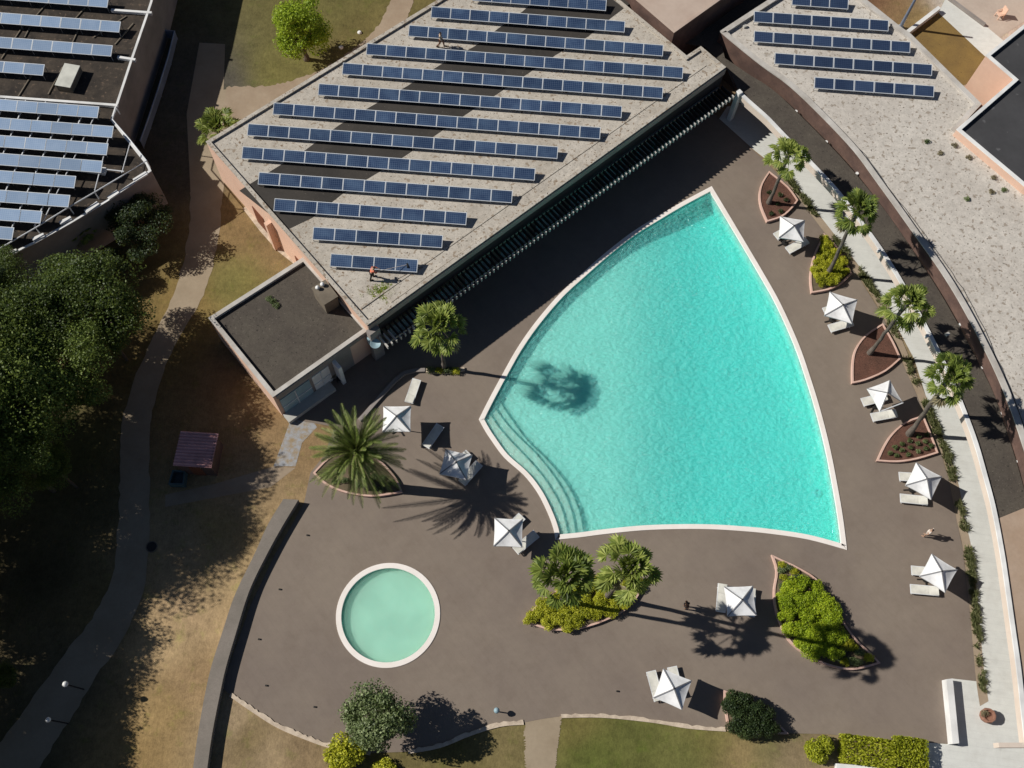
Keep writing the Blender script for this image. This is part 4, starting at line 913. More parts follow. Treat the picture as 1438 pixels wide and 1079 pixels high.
l5 = [(1096,835),(1092,850),(1100,878),(1112,896),(1128,908),(1148,920),(1172,920),(1176,895),(1172,872),(1160,845),(1142,818),(1120,808),(1104,822)]
for i, p in enumerate(fill(l5, 25, 13.0, 8)):
    shrub('bed_shrub', 'bright green rounded shrub in the large leaf shaped bed', p, .62+.34*((i*37) % 10)/10, .62+.45*((i*53) % 10)/10, 'green', 'bright green shrubs of the leaf shaped bed', .2, i, 2400, .13, rz=i)
l5b = [(1175,930),(1200,934),(1228,930),(1214,915),(1195,895),(1182,905),(1172,920)]
for i, p in enumerate(fill(l5b, 10, 9, 2)): shrub('bed_shrub', 'small olive green shrub in the narrow lower tip of the leaf shaped bed', p, .42, .5, 'olive' if i % 2 else 'yellowgreen', 'small shrubs at the tips of the leaf shaped bed', .2, i, 700, .2, rz=i)
l5c = [(1090,790),(1096,808),(1093,826),(1108,822),(1122,806),(1108,796)]
for i, p in enumerate(fill(l5c, 9, 8, 4)): shrub('bed_shrub', 'small mixed green shrub in the narrow upper tip of the leaf shaped bed', p, .36, .4, 'yellowgreen' if i % 3 == 0 else 'olive', 'small shrubs at the tips of the leaf shaped bed', .2, i, 700, .2, rz=i)
l8 = [(1024,972),(1024,1002),(1030,1024),(1058,1028),(1080,1026),(1078,1010),(1056,992)]
for i, p in enumerate(fill(l8, 13, 12, 6)): shrub('bed_shrub', 'dark evergreen bush in the wedge bed at the bottom edge', p, .72, 1.35, 'darkleaf', 'dark bushes of the wedge bed', .2, i, 2200, .15, rz=i)
l4 = [(1240,640),(1262,642),(1290,638),(1308,628),(1300,608),(1270,622),(1250,630)]
for i, p in enumerate(fill(l4, 16, 9, 9)): shrub('bed_plant', 'small grey green plant in the mulch bed of the lowest palm', p, .22, .3, 'olive', 'small plants of the lowest palm bed', .22, i, 260, .34, rz=i, cat='plant')
l1 = [(1072,262),(1070,290),(1080,303),(1100,296),(1110,284),(1095,268)]
for i, p in enumerate(fill(l1, 7, 10, 3)): shrub('bed_plant', 'small dark green plant in the topmost mulch bed', p, .25, .3, 'darkleaf', 'small plants of the topmost palm bed', .22, i, 260, .34, rz=i, cat='plant')
l7 = [(455,660),(475,682),(520,690),(555,688),(545,668),(520,655)]
for i, p in enumerate(fill(l7, 12, 12, 5)): shrub('bed_plant', 'low dry plant in the curved bed under the date palm', p, .3, .28, 'olive', 'low plants of the date palm bed', .22, i, 260, .34, rz=i, cat='plant')
shrub('round_bush', 'round lime yellow clipped bush beside the bottom hedge', (1148,1052), 1.02, 1.3, 'limehedge', None, 0, 0, 4200, .15, 'bush')
shrub('hedge', 'longer lime yellow hedge block at the bottom right', (1214,1056), 1.72, .95, 'limehedge', None, 0, 1, 3600, .16, 'hedge', .52, -.06, True)
shrub('hedge', 'squarer lime yellow hedge block beside the terrace steps', (1274,1058), 1.02, 1.0, 'limehedge', None, 0, 2, 3601, .17, 'hedge', .92, -.06, True)
shrub('lime_shrub', 'lime green shrub tucked under the grey green tree at the bottom', (486,1058), 1.45, 1.7, 'yellowgreen', None, 0, 1, 4000, .14, 'shrub')
shrub('lime_shrub', 'low lime green shrub at the very bottom edge below the grey green tree', (540,1078), .9, .7, 'yellowgreen', None, 0, 2, 2600, .16, 'shrub')
for i, px in enumerate(((606,521),(617,524),(629,522),(640,523))): shrub('palm_foot_plant', 'low bushy plant at the foot of the palm by the pool', px, .42, .5, 'yellowgreen' if i % 2 else 'olive', 'plants at the pool palm foot', 0, i, 700, .2, rz=i, cat='plant')
for i, px in enumerate(((1302,200),(1360,222),(1395,250),(1357,280),(1392,270),(1320,216),(1410,268),(1340,205))): shrub('roof_weed', 'dry weed tuft growing in the pale gravel roof', px, .28, .22, 'deadpalm' if i % 3 else 'olive', 'weed tufts on the pale gravel roof', 4.25, i, 260, .34, rz=i, cat='weed')
for i, px in enumerate(((384,424),(388,430),(378,420))): shrub('roof_weed', 'small weed tuft on the dark annex roof', px, .3, .2, 'olive', 'weed tufts on the annex roof', 3.62, i, 260, .34, rz=i, cat='weed')
# moss patch and border grass: uncountable
def tufts(name, spots, mat, hgt, nb, seed, label, cat):
    r = random.Random(seed); g = MB()
    for (x, y, z) in spots:
        for k in range(nb):
            a = r.uniform(0, 2*pi); o = Vector((x+r.uniform(-.13, .13), y+r.uniform(-.13, .13), z)); d = Vector((cos(a)*.55, sin(a)*.55, 1)).normalized(); h = hgt*r.uniform(.6, 1.15); s = Vector((-sin(a), cos(a), 0))*.022
            g.add([o-s, o+s, o+d*h*.6+s*.8, o+d*h+Vector((cos(a), sin(a), -.3))*h*.3, o+d*h*.6-s*.8], [(0, 1, 2, 3, 4)])
    return tag(g.build(name, MT[mat], recenter=False), label, cat, kind='stuff')
r = random.Random(12); sp_ = []
bl, br = resample(border_L, 210), resample(border_R, 210)
for i in range(210):
    dn = .36+.3*sin(i*.35)+.2*sin(i*.11+1)
    for k in range(4):
        if r.random() < dn: q = bl[i].lerp(br[i], r.uniform(.15, .85)); sp_.append((q.x, q.y, .016))
tufts('border_grass', sp_, 'drygrass', .40, 18, 3, 'green tufted grass strip along the walkway edge', 'grass')
sp_ = []
for i in range(150):
    q = P2(540+r.gauss(0, 11), 409+r.gauss(0, 6), ZG); sp_.append((q.x, q.y, ZG))
tufts('roof_moss', sp_, 'green', .07, 8, 4, 'pale green moss patch on the gravel roof near the orange shirted worker', 'moss')
# ================================================================== FURNITURE, PEOPLE, SMALL THINGS
# ---- grey retaining wall on the left of the deck
wl = resample(W([(398,701),(376,737),(357,779),(330,835),(311.5,890),(297,935),(288,974),(278,1030),(271,1079),(266,1120)], .6, 5), 60); wr = resample(W([(419,702),(396,740),(374,780),(350,830),(331,890),(317,938),(309,974),(298,1030),(291,1079),(286,1120)], .6, 5), 60)
t = thing('retaining_wall', 'broad low grey wall curving down the left side of the deck', 'wall', (*wl[30], 0))
mb = MB(); mb.wallstrip(wl, wr, -.05, .60); bevel(fix_normals(mb.build('wall', MT['wallgrey'], t)), .02)
# ---- low white wall by the terrace, pot, steps
def wallthing(name, label, L, R_, z, h, mat):
    A, B = W(L, h), W(R_, h); mb = MB(); mb.wallstrip(A, B, z, h); return tag(bevel(fix_normals(mb.build(name, mat)), .02), label, 'wall')
wallthing('low_wall', 'thick low white wall at the lower right corner of the deck', [(1329,954),(1338,1045)], [(1338,953),(1347,1044)], -.02, .75, MT['white'])
pot = thing('planter_pot', 'squat brown pot at the end of the border grass', 'pot', P(1382, 1006, 0)); q = P(1382, 1006, 0)
mb = MB(); mb.lathe([(0, 0), (.28, 0), (.46, .25), (.52, .55), (.44, .72), (.47, .78), (.38, .78), (.34, .62), (0, .6)], q, 10); mb.build('pot', MT['potbrown'], pot)
shrub('pot_plant', 'dry reddish plant filling the squat brown pot', (1382,1003), .3, .3, 'deadpalm', None, .62, 0, 260, .34, cat='plant')
low('low_wall', 'white retaining kerb in front of the lime hedges at the bottom right', 'wall', (1172,1076), (1300,1086), .3, .45, MT['white'])
# ---- parasols
def canopy_mesh(s, n=10, hz=.52, skip=None):
    """square cloth pyramid with hollow edges; s half side, apex at z = hz above the corners"""
    g = MB()
    for q in range(4):
        if skip == q: continue
        a = Vector((cos(pi/4+q*pi/2), sin(pi/4+q*pi/2), 0))*s*math.sqrt(2); b_ = Vector((cos(pi/4+(q+1)*pi/2), sin(pi/4+(q+1)*pi/2), 0))*s*math.sqrt(2); vs = []; fs = []
        for i in range(n+1):
            for j in range(n+1):
                u, v = i/n, j/n; e = a.lerp(b_, v); e = e*(1-.035*sin(pi*v)); p = e*u
                p.z = hz*(1-u)**1.12-.05*sin(pi*v)*u*(1-u)*2; vs.append(p)
        for i in range(n):
            for j in range(n): fs.append((i*(n+1)+j, (i+1)*(n+1)+j, (i+1)*(n+1)+j+1, i*(n+1)+j+1))
        g.add(vs, fs)
        # hanging hem
        hem = [vs[n*(n+1)+j] for j in range(n+1)]; g.add(hem+[h-GZ*.10 for h in hem], [(j, j+1, n+2+j, n+1+j) for j in range(n)])
    return g
def parasol(label, corners, skip=None, tilt=(0, 0), zc=2.25):
    cs = [P(x, y, zc) for x, y in corners]; c = sum(cs, Vector())/4; rr = random.Random(label); hz = .52+rr.uniform(-.06, .06); tilt = (tilt[0]+rr.uniform(-.035, .035), tilt[1]+rr.uniform(-.035, .035)); d = cs[0]-cs[2]; e = cs[1]-cs[3]
    s = (d.length+e.length)/4/math.sqrt(2); ang = atan2(d.y, d.x)-pi/4
    t = thing('parasol', label, 'parasol', (c.x, c.y, 0), 'white square parasols round the pool')
    g = canopy_mesh(s, hz=hz, skip=skip); cn = g.build('canopy', MT['cloth'], t, smooth=False, recenter=False); cn.location = (0, 0, zc); cn.rotation_euler = (tilt[0], tilt[1], ang)
    for q in range(4):
        mb = MB(); p = Vector((cos(pi/4+q*pi/2), sin(pi/4+q*pi/2), 0))*s*math.sqrt(2); n = 8
        for i in range(n):
            a, b_ = p*(i/n), p*((i+1)/n); a.z = hz*(1-i/n)**1.12+.022; b_.z = hz*(1-(i+1)/n)**1.12+.022; mb.bar(a, b_, .075, .022)
        o = mb.build('rib_seam', MT['seam'], cn, recenter=False)
    if skip is not None:
        mb = MB(); p0 = Vector((cos(pi/4+skip*pi/2), sin(pi/4+skip*pi/2), 0))*s*math.sqrt(2); p1 = Vector((cos(pi/4+(skip+1)*pi/2), sin(pi/4+(skip+1)*pi/2), 0))*s*math.sqrt(2); mb.bar(p0, p1, .08, .08); mb.build('bare_frame_bar', MT['metalwhite'], cn, recenter=False)
    mb = MB(); mb.tube([(c.x, c.y, 0), (c.x, c.y, zc+.5)], .035, 8); mb.build('pole', MT['metaldark'], t)
    mb = MB()
    for k in range(2): mb.box((c.x, c.y, .04), (1.25, .09, .07), ang+k*pi/2+.6)
    mb.lathe([(0, 0), (.24, 0), (.24, .10), (.05, .13), (.05, .5), (0, .5)], (c.x, c.y, .02), 12); mb.build('base', MT['metaldark'], t)
    mb = MB(); mb.lathe([(0, .10), (.05, .08), (.06, 0), (0, 0)], (c.x, c.y, zc+.50), 10); mb.build('finial', MT['metaldark'], t)
    return t
parasol('white parasol next to the topmost mulch bed', [(1096,304.6),(1130.6,309.8),(1129.7,340),(1092.6,333)])
parasol('white parasol between the yellow green bed and the plain mulch bed', [(1166.7,411),(1202,419.4),(1198,455.9),(1157,443)])
parasol('white parasol missing one cloth panel between the two mulch beds', [(1250,534.5),(1268,567.8),(1236.7,577),(1216.7,544.5)], skip=2)
parasol('white parasol just below the lowest palm bed by the walkway', [(1286.4,650),(1323,670),(1308,702),(1271.6,681)])
parasol('white parasol nearest the lower right corner beside the walkway grass', [(1309,779),(1345,800),(1327,833),(1291,808)])
parasol('white parasol standing left of the large leaf shaped bed', [(1017,825),(1058,822.7),(1062.5,865),(1021,865)])
parasol('white parasol lowest of all, beside the dark bush wedge', [(931.7,940),(970.7,953.7),(958,997),(918,982)])
parasol('white parasol beside the lower left corner of the big pool', [(694.5,728),(735,729),(733,768),(693,768)])
parasol('white parasol with a sagging wrinkled cloth right of the date palm shadow tips', [(624.6,632),(664.6,639),(655,677),(617,662)], tilt=(.05, .06))
parasol('white parasol closest to the annex, touching the date palm fronds', [(538,570),(577,570.5),(577,607),(537,607)])
# ---- sun loungers
def lounger_proto():
    t = bpy.data.objects.new('sun_lounger', None); COL.objects.link(t)
    L, w_, h = 2.02, .68, .34
    mb = MB(); mb.box((-.33, 0, h), (1.34, w_-.06, .035)); o = mb.build('seat', MT['lounger'], t); bevel(o, .012)
    mb = MB(); M = Matrix.Rotation(radians(-9), 3, 'Y'); mb.box((.67, 0, h+.052), (.66, w_-.06, .035), M=M); bevel(mb.build('backrest', MT['lounger'], t), .012)
    mb = MB()
    for s in (-1, 1): mb.box((0, s*(w_/2-.018), h-.01), (L, .045, .07))
    for x in (-L/2+.02, L/2-.02): mb.box((x, 0, h-.012), (.045, w_-.08, .06))
    for x in (-.5, .1): mb.box((x, 0, h-.04), (.04, w_-.08, .035))
    mb.build('frame', MT['metalwhite'], t)
    for x in (-.82, .74):
        for s in (-1, 1): mb = MB(); mb.box((x, s*(w_/2-.05), (h-.04)/2), (.05, .05, h-.04)); mb.build('leg', MT['metalwhite'], t)
    return t
lp = lounger_proto(); first = True
loung = [('upper lounger half under the parasol beside the topmost mulch bed',(1088,333,1117,317)),('lower lounger of the parasol beside the topmost mulch bed',(1105,352.5,1134,337)),
 ('lounger mostly hidden under the parasol beside the yellow green bed',(1156,438,1190,428)),('lounger sticking out below the parasol beside the yellow green bed',(1163.5,462,1198,452)),
 ('upper lounger under the parasol with a missing panel',(1209.5,565.5,1246,556.5)),('lower lounger of the parasol with a missing panel',(1223,586.7,1260,580)),
 ('upper lounger peeking out from the parasol below the lowest palm bed',(1262,669,1301,671.5)),('lower lounger lying in front of the parasol below the lowest palm bed',(1263.5,699.5,1303,703.5)),
 ('upper lounger of the parasol at the lower right corner',(1280,801,1319,804.5)),('lower lounger of the parasol at the lower right corner',(1278.5,827,1318,830.5)),
 ('lounger lying left of the parasol beside the large leaf shaped bed',(1012,860,1015,820)),('lounger hidden under the parasol beside the large leaf shaped bed',(1053,866,1055,826)),
 ('left lounger pointing out from the lowest parasol',(914.5,944,925,983)),('right lounger pointing out from the lowest parasol',(944,938,954,977)),
 ('lounger whose shaded end shows behind the parasol at the pool corner',(733,725,706,752)),('lounger sticking out of the parasol toward the pool corner',(752,750.5,725,773)),
 ('lounger tucked under the sagging parasol',(659,636,631,662)),('lounger angled right of the sagging parasol',(673.5,650,648,679)),
 ('lone lounger lying in the sun above the parasol near the annex',(585,534,574.5,564.5)),('bluish shaded lounger lying in the parasol shadow near the annex',(617,599.5,599,625.5))]
for lab, (x1, y1, x2, y2) in loung:
    o = lp if first else copy_tree(lp); first = False
    A, B = P2(x1, y1, .35), P2(x2, y2, .35); c = (A+B)/2; d = B-A; o.location = (c.x, c.y, 0); o.rotation_euler = (0, 0, atan2(d.y, d.x))
    tag(o, 'white '+lab, 'sun lounger', 'white sun loungers round the pool')
# ---- small dark floor fittings on the deck
for i, px in enumerate(((432,752),(393,828),(364,898),(374,963),(442,993),(867,971))):
    q = P(*px, .0); mb = MB(); mb.box((q.x, q.y, .03), (.17, .11, .12)); o = bevel(mb.build('floor_fitting', MT['metaldark']), .015)
    tag(o, 'small black floor fitting on the open deck' if i < 5 else 'small black floor fitting alone near the lowest parasol', 'floor fitting', 'black floor fittings on the deck')
# ---- bollard by the lawn path, garden lamps in the grove, ground details
def lamp(name, label, cat, px, h, r_, group=None, zpx=None):
    C = P(*px, h); t = thing(name, label, cat, (C.x, C.y, 0), group)
    mb = MB(); mb.tube([(C.x, C.y, -.03), (C.x, C.y, h)], .045, 8); mb.build('post', MT['metaldark'] if h > 2 else MT['bluegrey'], t)
    mb = MB(); mb.lathe([(0, .22), (r_*.6, .20), (r_, .06), (r_, 0), (0, 0)], (C.x, C.y, h), 16); mb.build('lamp_head' if h > 2 else 'cap', MT['white'] if h > 2 else MT['bluegrey'], t, smooth=True)
    return t
lamp('bollard', 'short blue grey bollard with round cap above the lawn path', 'bollard', (697.5,998), .75, .2)
lamp('garden_lamp', 'garden lamp with white round head beside the shaded path', 'lamp', (92,961), 3.2, .19, 'garden lamps of the shaded grove')
lamp('garden_lamp', 'garden lamp with white round head lowest at the left, with a thin post', 'lamp', (68,1011), 3.2, .17, 'garden lamps of the shaded grove')
q = P(213, 768, 0); t = thing('manhole_cover', 'dark round manhole cover on the path bend at the left', 'manhole cover', q); mb = MB(); mb.lathe([(0, .02), (.34, .02), (.36, -.03)], q, 20); mb.build('cover', MT['metaldark'], t); mb = MB(); mb.ring([Vector((q.x+.42*cos(k*pi/10), q.y+.42*sin(k*pi/10))) for k in range(20)], [Vector((q.x+.36*cos(k*pi/10), q.y+.36*sin(k*pi/10))) for k in range(20)], -.03, .025); mb.build('rim', MT['unit'], t)
for i, px in enumerate(((505,46),(479,67))):
    q = P(*px, 0); mb = MB(); mb.lathe([(0, .16), (.12, .14), (.2, .05), (.2, -.03)], q, 9); tag(mb.build('lawn_stone', MT['white']), 'small white stone on the top left lawn, %s' % ('upper of the two' if i == 0 else 'lower, nearer the gravel roof'), 'stone')
# ---- red roofed shed and chest
zs = 2.1
sh = thing('shed', 'small shed with a pale red corrugated roof standing in tree shade', 'shed', (*P2(277, 636, zs), 0))
rc = [P2(255,607.5,zs), P2(307,609.5,zs), P2(297.5,658.5,zs), P2(244,655.5,zs)]
ux = (rc[1]-rc[0]); uy = (rc[3]-rc[0]); mb = MB(); nn = 46; vs = []
for i in range(nn+1):
    u = i/nn; z = zs+.045*sin(u*2*pi*11)
    for k in (0, 1): q = rc[0]+uy*u+ux*k; vs.append((q.x, q.y, z+.22*(1-k)))
mb.add(vs, [(2*i, 2*i+1, 2*i+3, 2*i+2) for i in range(nn)]); rf = mb.build('roof', MT['redroof'], sh); sol = rf.modifiers.new('thickness', 'SOLIDIFY'); sol.thickness = .03
body = offset(ccw(rc), .14); mb = MB(); mb.wall(body, -.03, zs+.08); mb.build('wall', MT['brownwall'], sh)
A, B = body[0], body[1]; q = (A+B)/2; dd = (B-A).normalized(); mb = MB(); mb.box((q.x, q.y, .95), (.85, .1, 1.9), atan2(dd.y, dd.x)); mb.build('door', MT['door'], sh)
ch = thing('chest', 'dark teal open topped chest against the red roofed shed', 'chest', (*P2(249, 672, .6), 0))
cl = ccw([P2(242,660,.7), P2(260,661,.7), P2(258,681,.7), P2(236,680,.7)]); mb = MB(); mb.ring(cl, offset(cl, .1), -.02, .7); mb.build('side_wall', MT['cheststeel'], ch); mb = MB(); mb.poly([offset(cl, .08)], .3); mb.build('lid', MT['chest'], ch)
# ---- round dish on the building corner
q = P(527.5, 484, 3.4); t = thing('round_dish', 'pale blue round dish on a bracket at the corner of the gravel roofed building', 'dish', (q.x, q.y, 3.0))
mb = MB(); mb.lathe([(0, .02), (.2, .05), (.38, .14), (.40, .15), (.38, .11), (.2, .01), (0, -.03)], q, 24); mb.build('dish', MT['bluegrey'], t, smooth=True)
q2 = P(521, 474, 3.4); mb = MB(); mb.bar((q.x, q.y, 3.36), (q2.x-.5, q2.y+.5, 3.36), .08, .08); mb.build('bracket', MT['metalwhite'], t)
t = thing('wall_box', 'blue grey round tank on the corner pillar beside the dish', 'tank', (q2.x, q2.y, 2.6)); mb = MB(); mb.lathe([(0, 1.0), (.30, .98), (.33, .9), (.33, .05), (0, 0)], (q2.x, q2.y, 2.6), 20); mb.build('tank', MT['bluegrey'], t); mb = MB(); mb.lathe([(.34, .55), (.36, .5), (.34, .45)], (q2.x, q2.y, 2.6), 20); mb.build('band', MT['metalwhite'], t)
# ---- cafe set in the shade of the annex
def chair(px, rz, label):
    q = P(*px, 0); t = thing('cafe_chair', label, 'chair', q, 'dark chairs in the annex shade', rz)
    def pt(nm, c, s): mb = MB(); mb.box(c, s); o = mb.build(nm, MT['metaldark'], None); o.parent = t; return o
    pt('seat', (0, 0, .45), (.44, .44, .04)); pt('backrest', (-.2, 0, .7), (.04, .42, .4))
    for x in (-.19, .19):
        for y in (-.19, .19): pt('leg', (x, y, .22), (.035, .035, .43))
chair((455,533), .6, 'dark cafe chair nearest the annex side wall in deep shade'); chair((478,535), 3.2, 'dark cafe chair right of the little table in deep shade'); chair((468,521), -1.2, 'dark cafe chair behind the little table in deep shade')
q = P(467, 531, 0); t = thing('cafe_table', 'small round table among dark chairs in the annex shade', 'table', q); mb = MB(); mb.lathe([(0, .74), (.36, .74), (.36, .70), (0, .70)], q, 18); mb.build('table_top', MT['unit'], t); mb = MB(); mb.tube([q, q+GZ*.7], .03, 8); mb.lathe([(0, .03), (.24, .03), (.24, 0)], q, 14); mb.build('pedestal', MT['metaldark'], t)
# ---- people (one skinned body each, clothes and hair as children)
def skin(name, V, E, mat, parent, root=0, lv=1):
    me = bpy.data.meshes.new(name); me.from_pydata([v[:3] for v in V], E, []); me.materials.append(mat)
    o = bpy.data.objects.new(name, me); COL.objects.link(o); o.parent = parent
    m = o.modifiers.new('skin', 'SKIN'); m.use_smooth_shade = True; s = o.modifiers.new('subd', 'SUBSURF'); s.levels = lv; s.render_levels = lv
    for i, v in enumerate(V): me.skin_vertices[0].data[i].radius = (v[3], v[4] if len(v) > 4 else v[3]); me.skin_vertices[0].data[i].use_root = (i == root)
    return o
def person(label, px, zf, rz, J, top, bottom, skinm, bare_legs=False, bare_arms=False):
    B = P(*px, zf); t = thing('person', label, 'person', B, None, rz)
    j = {k: Vector(v) for k, v in J.items()}
    def row(k, r, r2=None): v = j[k]; return (v.x, v.y, v.z, r, r2 or r)
    names = ['pelvis','waist','chest','neck','head0','head1','shL','elL','wrL','shR','elR','wrR','hipL','knL','anL','toL','hipR','knR','anR','toR']
    rad = dict(pelvis=(.125,.105),waist=(.115,.09),chest=(.145,.105),neck=(.055,),head0=(.08,),head1=(.09,),shL=(.062,),elL=(.042,),wrL=(.03,),shR=(.062,),elR=(.042,),wrR=(.03,),hipL=(.092,),knL=(.06,),anL=(.042,),toL=(.035,),hipR=(.092,),knR=(.06,),anR=(.042,),toR=(.035,))
    V = [row(n, *rad[n]) for n in names]; ix = {n: i for i, n in enumerate(names)}
    E = [('pelvis','waist'),('waist','chest'),('chest','neck'),('neck','head0'),('head0','head1'),('chest','shL'),('shL','elL'),('elL','wrL'),('chest','shR'),('shR','elR'),('elR','wrR'),('pelvis','hipL'),('hipL','knL'),('knL','anL'),('anL','toL'),('pelvis','hipR'),('hipR','knR'),('knR','anR'),('anR','toR')]
    E = [(ix[a], ix[b_]) for a, b_ in E]
    for s, wr, el in (('L', 'wrL', 'elL'), ('R', 'wrR', 'elR')):          # palms, four fingers and a thumb
        d = (j[wr]-j[el]).normalized(); sd = d.cross(Vector((0, 0, 1)) if abs(d.z) < .9 else Vector((1, 0, 0))).normalized(); nrm = d.cross(sd)
        p = j[wr]+d*.07; V.append((*p, .032, .018)); pi_ = len(V)-1; E.append((ix[wr], pi_))
        for k in range(4):
            o = sd*(k-1.5)*.021; L = (.075, .088, .083, .065)[k]; a = p+d*.035+o; b_ = a+d*L*.5+nrm*.012; c_ = b_+d*L*.42+nrm*.03
            V.append((*a, .010)); V.append((*b_, .009)); V.append((*c_, .008)); n = len(V); E += [(pi_, n-3), (n-3, n-2), (n-2, n-1)]
        a = p-d*.02+sd*.045; b_ = a+d*.045+sd*.02; V.append((*a, .012)); V.append((*b_, .010)); n = len(V); E += [(pi_, n-2), (n-2, n-1)]
    f = (j['toL']-j['anL']+j['toR']-j['anR']); f.z = 0; f = f.normalized() if f.length > 0 else Vector((1, 0, 0)); hc = (j['head0']+j['head1'])/2
    V.append((*(hc+f*.098-GZ*.005), .018)); E.append((ix['head0'], len(V)-1))           # nose
    skin('body', V, E, skinm, t)
    sdv = Vector((-f.y, f.x, 0)); mb = MB()
    for s in (-1, 1): mb.lathe([(0, .012), (.012, 0), (0, -.012)], hc+f*.088+sdv*.034*s+GZ*.018, 8)
    mb.v = [tuple(v) for v in mb.v]; o = mb.build('eyes', MT['hair'], None, recenter=False); o.parent = t
    hv = [(*(j['head1']-f*.015+GZ*.01), .098), (*(hc-f*.03), .09), (*(j['head0']-f*.045), .06)]; skin('hair', hv, [(0, 1), (1, 2)], MT['hair'], t)
    arm = .58 if bare_arms else 1.0
    tv = []; 
    def add(k, r, r2=None): tv.append((*j[k], r, r2 or r)); return len(tv)-1
    a = add('pelvis', .142, .122); b_ = add('waist', .132, .108); c_ = add('chest', .162, .122); E2 = [(a, b_), (b_, c_)]
    n = len(tv); tv.append((*j['chest'].lerp(j['neck'], .6), .085)); E2.append((c_, n))
    for s in 'LR':
        sh_ = add('sh'+s, .078); E2.append((c_, sh_)); tv.append((*j['sh'+s].lerp(j['el'+s], .6 if bare_arms else 1), .058)); E2.append((sh_, len(tv)-1))
        if not bare_arms: tv.append((*j['el'+s].lerp(j['wr'+s], .8), .046)); E2.append((len(tv)-2, len(tv)-1))
    skin('shirt', tv, E2, MT[top], t)
    bv = [(*j['pelvis'], .145, .125)]; E3 = []
    for s in 'LR':
        n = len(bv); bv.append((*j['hip'+s], .112)); E3.append((0, n))
        if bare_legs: bv.append((*j['hip'+s].lerp(j['kn'+s], .75), .085)); E3.append((n, n+1))
        else: bv.append((*j['kn'+s], .078)); bv.append((*j['an'+s].lerp(j['kn'+s], .08), .06)); E3 += [(n, n+1), (n+1, n+2)]
    skin('trousers', bv, E3, MT[bottom], t)
    if not bare_legs:
        mb = MB()
        for s in 'LR': mb.bar(j['an'+s]-f*.05-GZ*.03, j['to'+s]+f*.05-GZ*.0, .09, .08)
        o = mb.build('shoes', MT['blackcloth'], None, recenter=False); o.parent = t
    return t
# all poses face local +x
stand = dict(pelvis=(0,0,.93),waist=(0,0,1.08),chest=(.01,0,1.32),neck=(.01,0,1.47),head0=(.03,0,1.56),head1=(.03,0,1.68),shL=(0,.19,1.40),elL=(-.04,.25,1.13),wrL=(.06,.26,.90),shR=(0,-.19,1.40),elR=(-.04,-.25,1.13),wrR=(.06,-.26,.90),hipL=(0,.10,.88),knL=(.03,.11,.48),anL=(-.02,.11,.08),toL=(.16,.13,.035),hipR=(0,-.10,.88),knR=(.03,-.11,.48),anR=(-.02,-.11,.08),toR=(.16,-.13,.035))
walk = dict(stand, hipL=(.02,.10,.88), knL=(.22,.10,.50), anL=(.26,.10,.09), toL=(.43,.11,.045), knR=(-.06,-.10,.47), anR=(-.32,-.10,.13), toR=(-.17,-.11,.04), elL=(-.12,.24,1.14), wrL=(-.10,.24,.90), elR=(.06,-.25,1.14), wrR=(.22,-.22,.96))
work = dict(stand, chest=(.14,0,1.27), waist=(.03,0,1.06), neck=(.22,0,1.39), head0=(.28,0,1.46), head1=(.32,0,1.56), shL=(.17,.18,1.33), elL=(.36,.26,1.14), wrL=(.58,.12,1.08), shR=(.17,-.18,1.33), elR=(.30,-.24,1.08), wrR=(.48,-.08,.98), knL=(.14,.13,.49), anL=(.10,.15,.08), toL=(.28,.17,.035), knR=(-.08,-.12,.47), anR=(-.2,-.14,.09), toR=(-.03,-.16,.035))
person('person in an orange shirt and black trousers cleaning panels at the gravel roof corner', (523,391.5), ZG, .35, work, 'orange', 'blackcloth', MT['skin'])
person('person in a beige shirt walking between panel rows near the roof top', (619,66), ZG, -.1, walk, 'beige', 'brownbag', MT['skin'])
person('person in pale clothes with dark hair walking on the deck near the walkway', (1297.5,752.5), 0, 2.4, stand, 'whitecloth', 'whitecloth', MT['skin'], bare_legs=True, bare_arms=True)
person('person in dark brown clothes walking on the deck left of a parasol', (960.5,853.5), 0, .3, stand, 'brownbag', 'blackcloth', MT['skindark'], bare_legs=True, bare_arms=True)
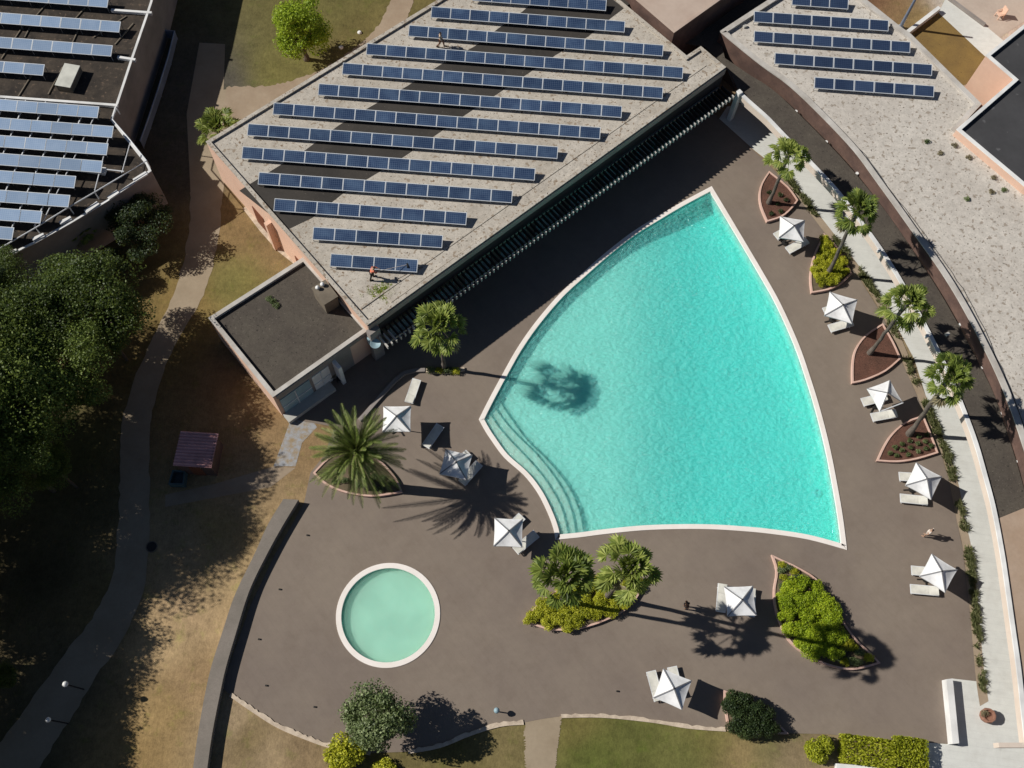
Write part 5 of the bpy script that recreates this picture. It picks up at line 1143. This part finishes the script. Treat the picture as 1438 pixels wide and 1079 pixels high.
# cleaning pole held by the orange worker
t0 = P(523, 391.5, ZG); R = Matrix.Rotation(.35, 3, 'Z'); h1 = t0+R@Vector((.5, -.06, 1.0)); h2 = t0+R@Vector((.66, .14, 1.10)); tip = P(572, 372, ZG+.5); st = h1+(h1-tip).normalized()*.6
t = thing('cleaning_brush', 'long handled cleaning brush held over the panel by the orange shirted worker', 'brush', (h1.x, h1.y, h1.z)); mb = MB(); mb.tube([st, h1, tip], .018, 6); mb.build('handle', MT['whitecloth'], t)
mb = MB(); mb.box(tip+Vector((0, 0, .02)), (.12, .5, .08), .2); mb.build('brush_head', MT['blackcloth'], t)
q = P(1402, 24, 0); t = thing('garden_chair', 'orange wooden garden chair on the pink terrace at the top right', 'chair', q, None, .4)
for nm, c, s in (('seat', (0, 0, .42), (.6, .6, .06)), ('backrest', (.3, 0, .75), (.07, .6, .7)), ('armrest', (0, .3, .62), (.55, .07, .05)), ('armrest', (0, -.3, .62), (.55, .07, .05)), ('leg', (-.26, .26, .2), (.06, .06, .4)), ('leg', (-.26, -.26, .2), (.06, .06, .4)), ('leg', (.26, .26, .2), (.06, .06, .4)), ('leg', (.26, -.26, .2), (.06, .06, .4))):
    mb = MB(); mb.box(c, s); o = mb.build(nm, MT['pink'], None); o.parent = t
# ================================================================== LIGHT, SKY, CAMERA
w = bpy.data.worlds.new('World'); scene.world = w; w.use_nodes = True; nt = w.node_tree
sky = nt.nodes.new('ShaderNodeTexSky'); sky.sky_type = 'NISHITA'; sky.sun_disc = False
sky.air_density = .6; sky.dust_density = .3; sky.sun_elevation = math.atan(1/KS); sky.sun_rotation = atan2(-cos(AZ), -sin(AZ))
bg = nt.nodes['Background']; bg.inputs['Strength'].default_value = .05; nt.links.new(sky.outputs[0], bg.inputs['Color'])
sl = bpy.data.lights.new('sun', 'SUN'); sl.energy = 5.0; sl.angle = radians(.5); sl.color = (1, .955, .88)
so = bpy.data.objects.new('sun', sl); COL.objects.link(so); so.rotation_euler = SUNV.to_track_quat('-Z', 'Y').to_euler(); so.location = (-60, 30, 60)
cd = bpy.data.cameras.new('camera'); cd.sensor_fit = 'HORIZONTAL'; cd.sensor_width = 36; cd.lens = FOC/1438*36; cd.clip_end = 9000; cd.clip_start = 1
co = bpy.data.objects.new('camera', cd); COL.objects.link(co); scene.camera = co
F = Vector((0, CP, -SP)); U0 = Vector((0, SP, CP)); R0 = Vector((1, 0, 0))
X = R0*CR+U0*SR; Y = U0*CR-R0*SR
M = Matrix((X, Y, -F)).transposed().to_4x4(); M.translation = Vector((0, 0, CH)); co.matrix_world = M
vs = scene.view_settings; vs.view_transform = 'Standard'; vs.look = 'None'; vs.exposure = 0; vs.gamma = 1
scene.cycles.max_bounces = 8; scene.cycles.transparent_max_bounces = 12; scene.cycles.volume_bounces = 0
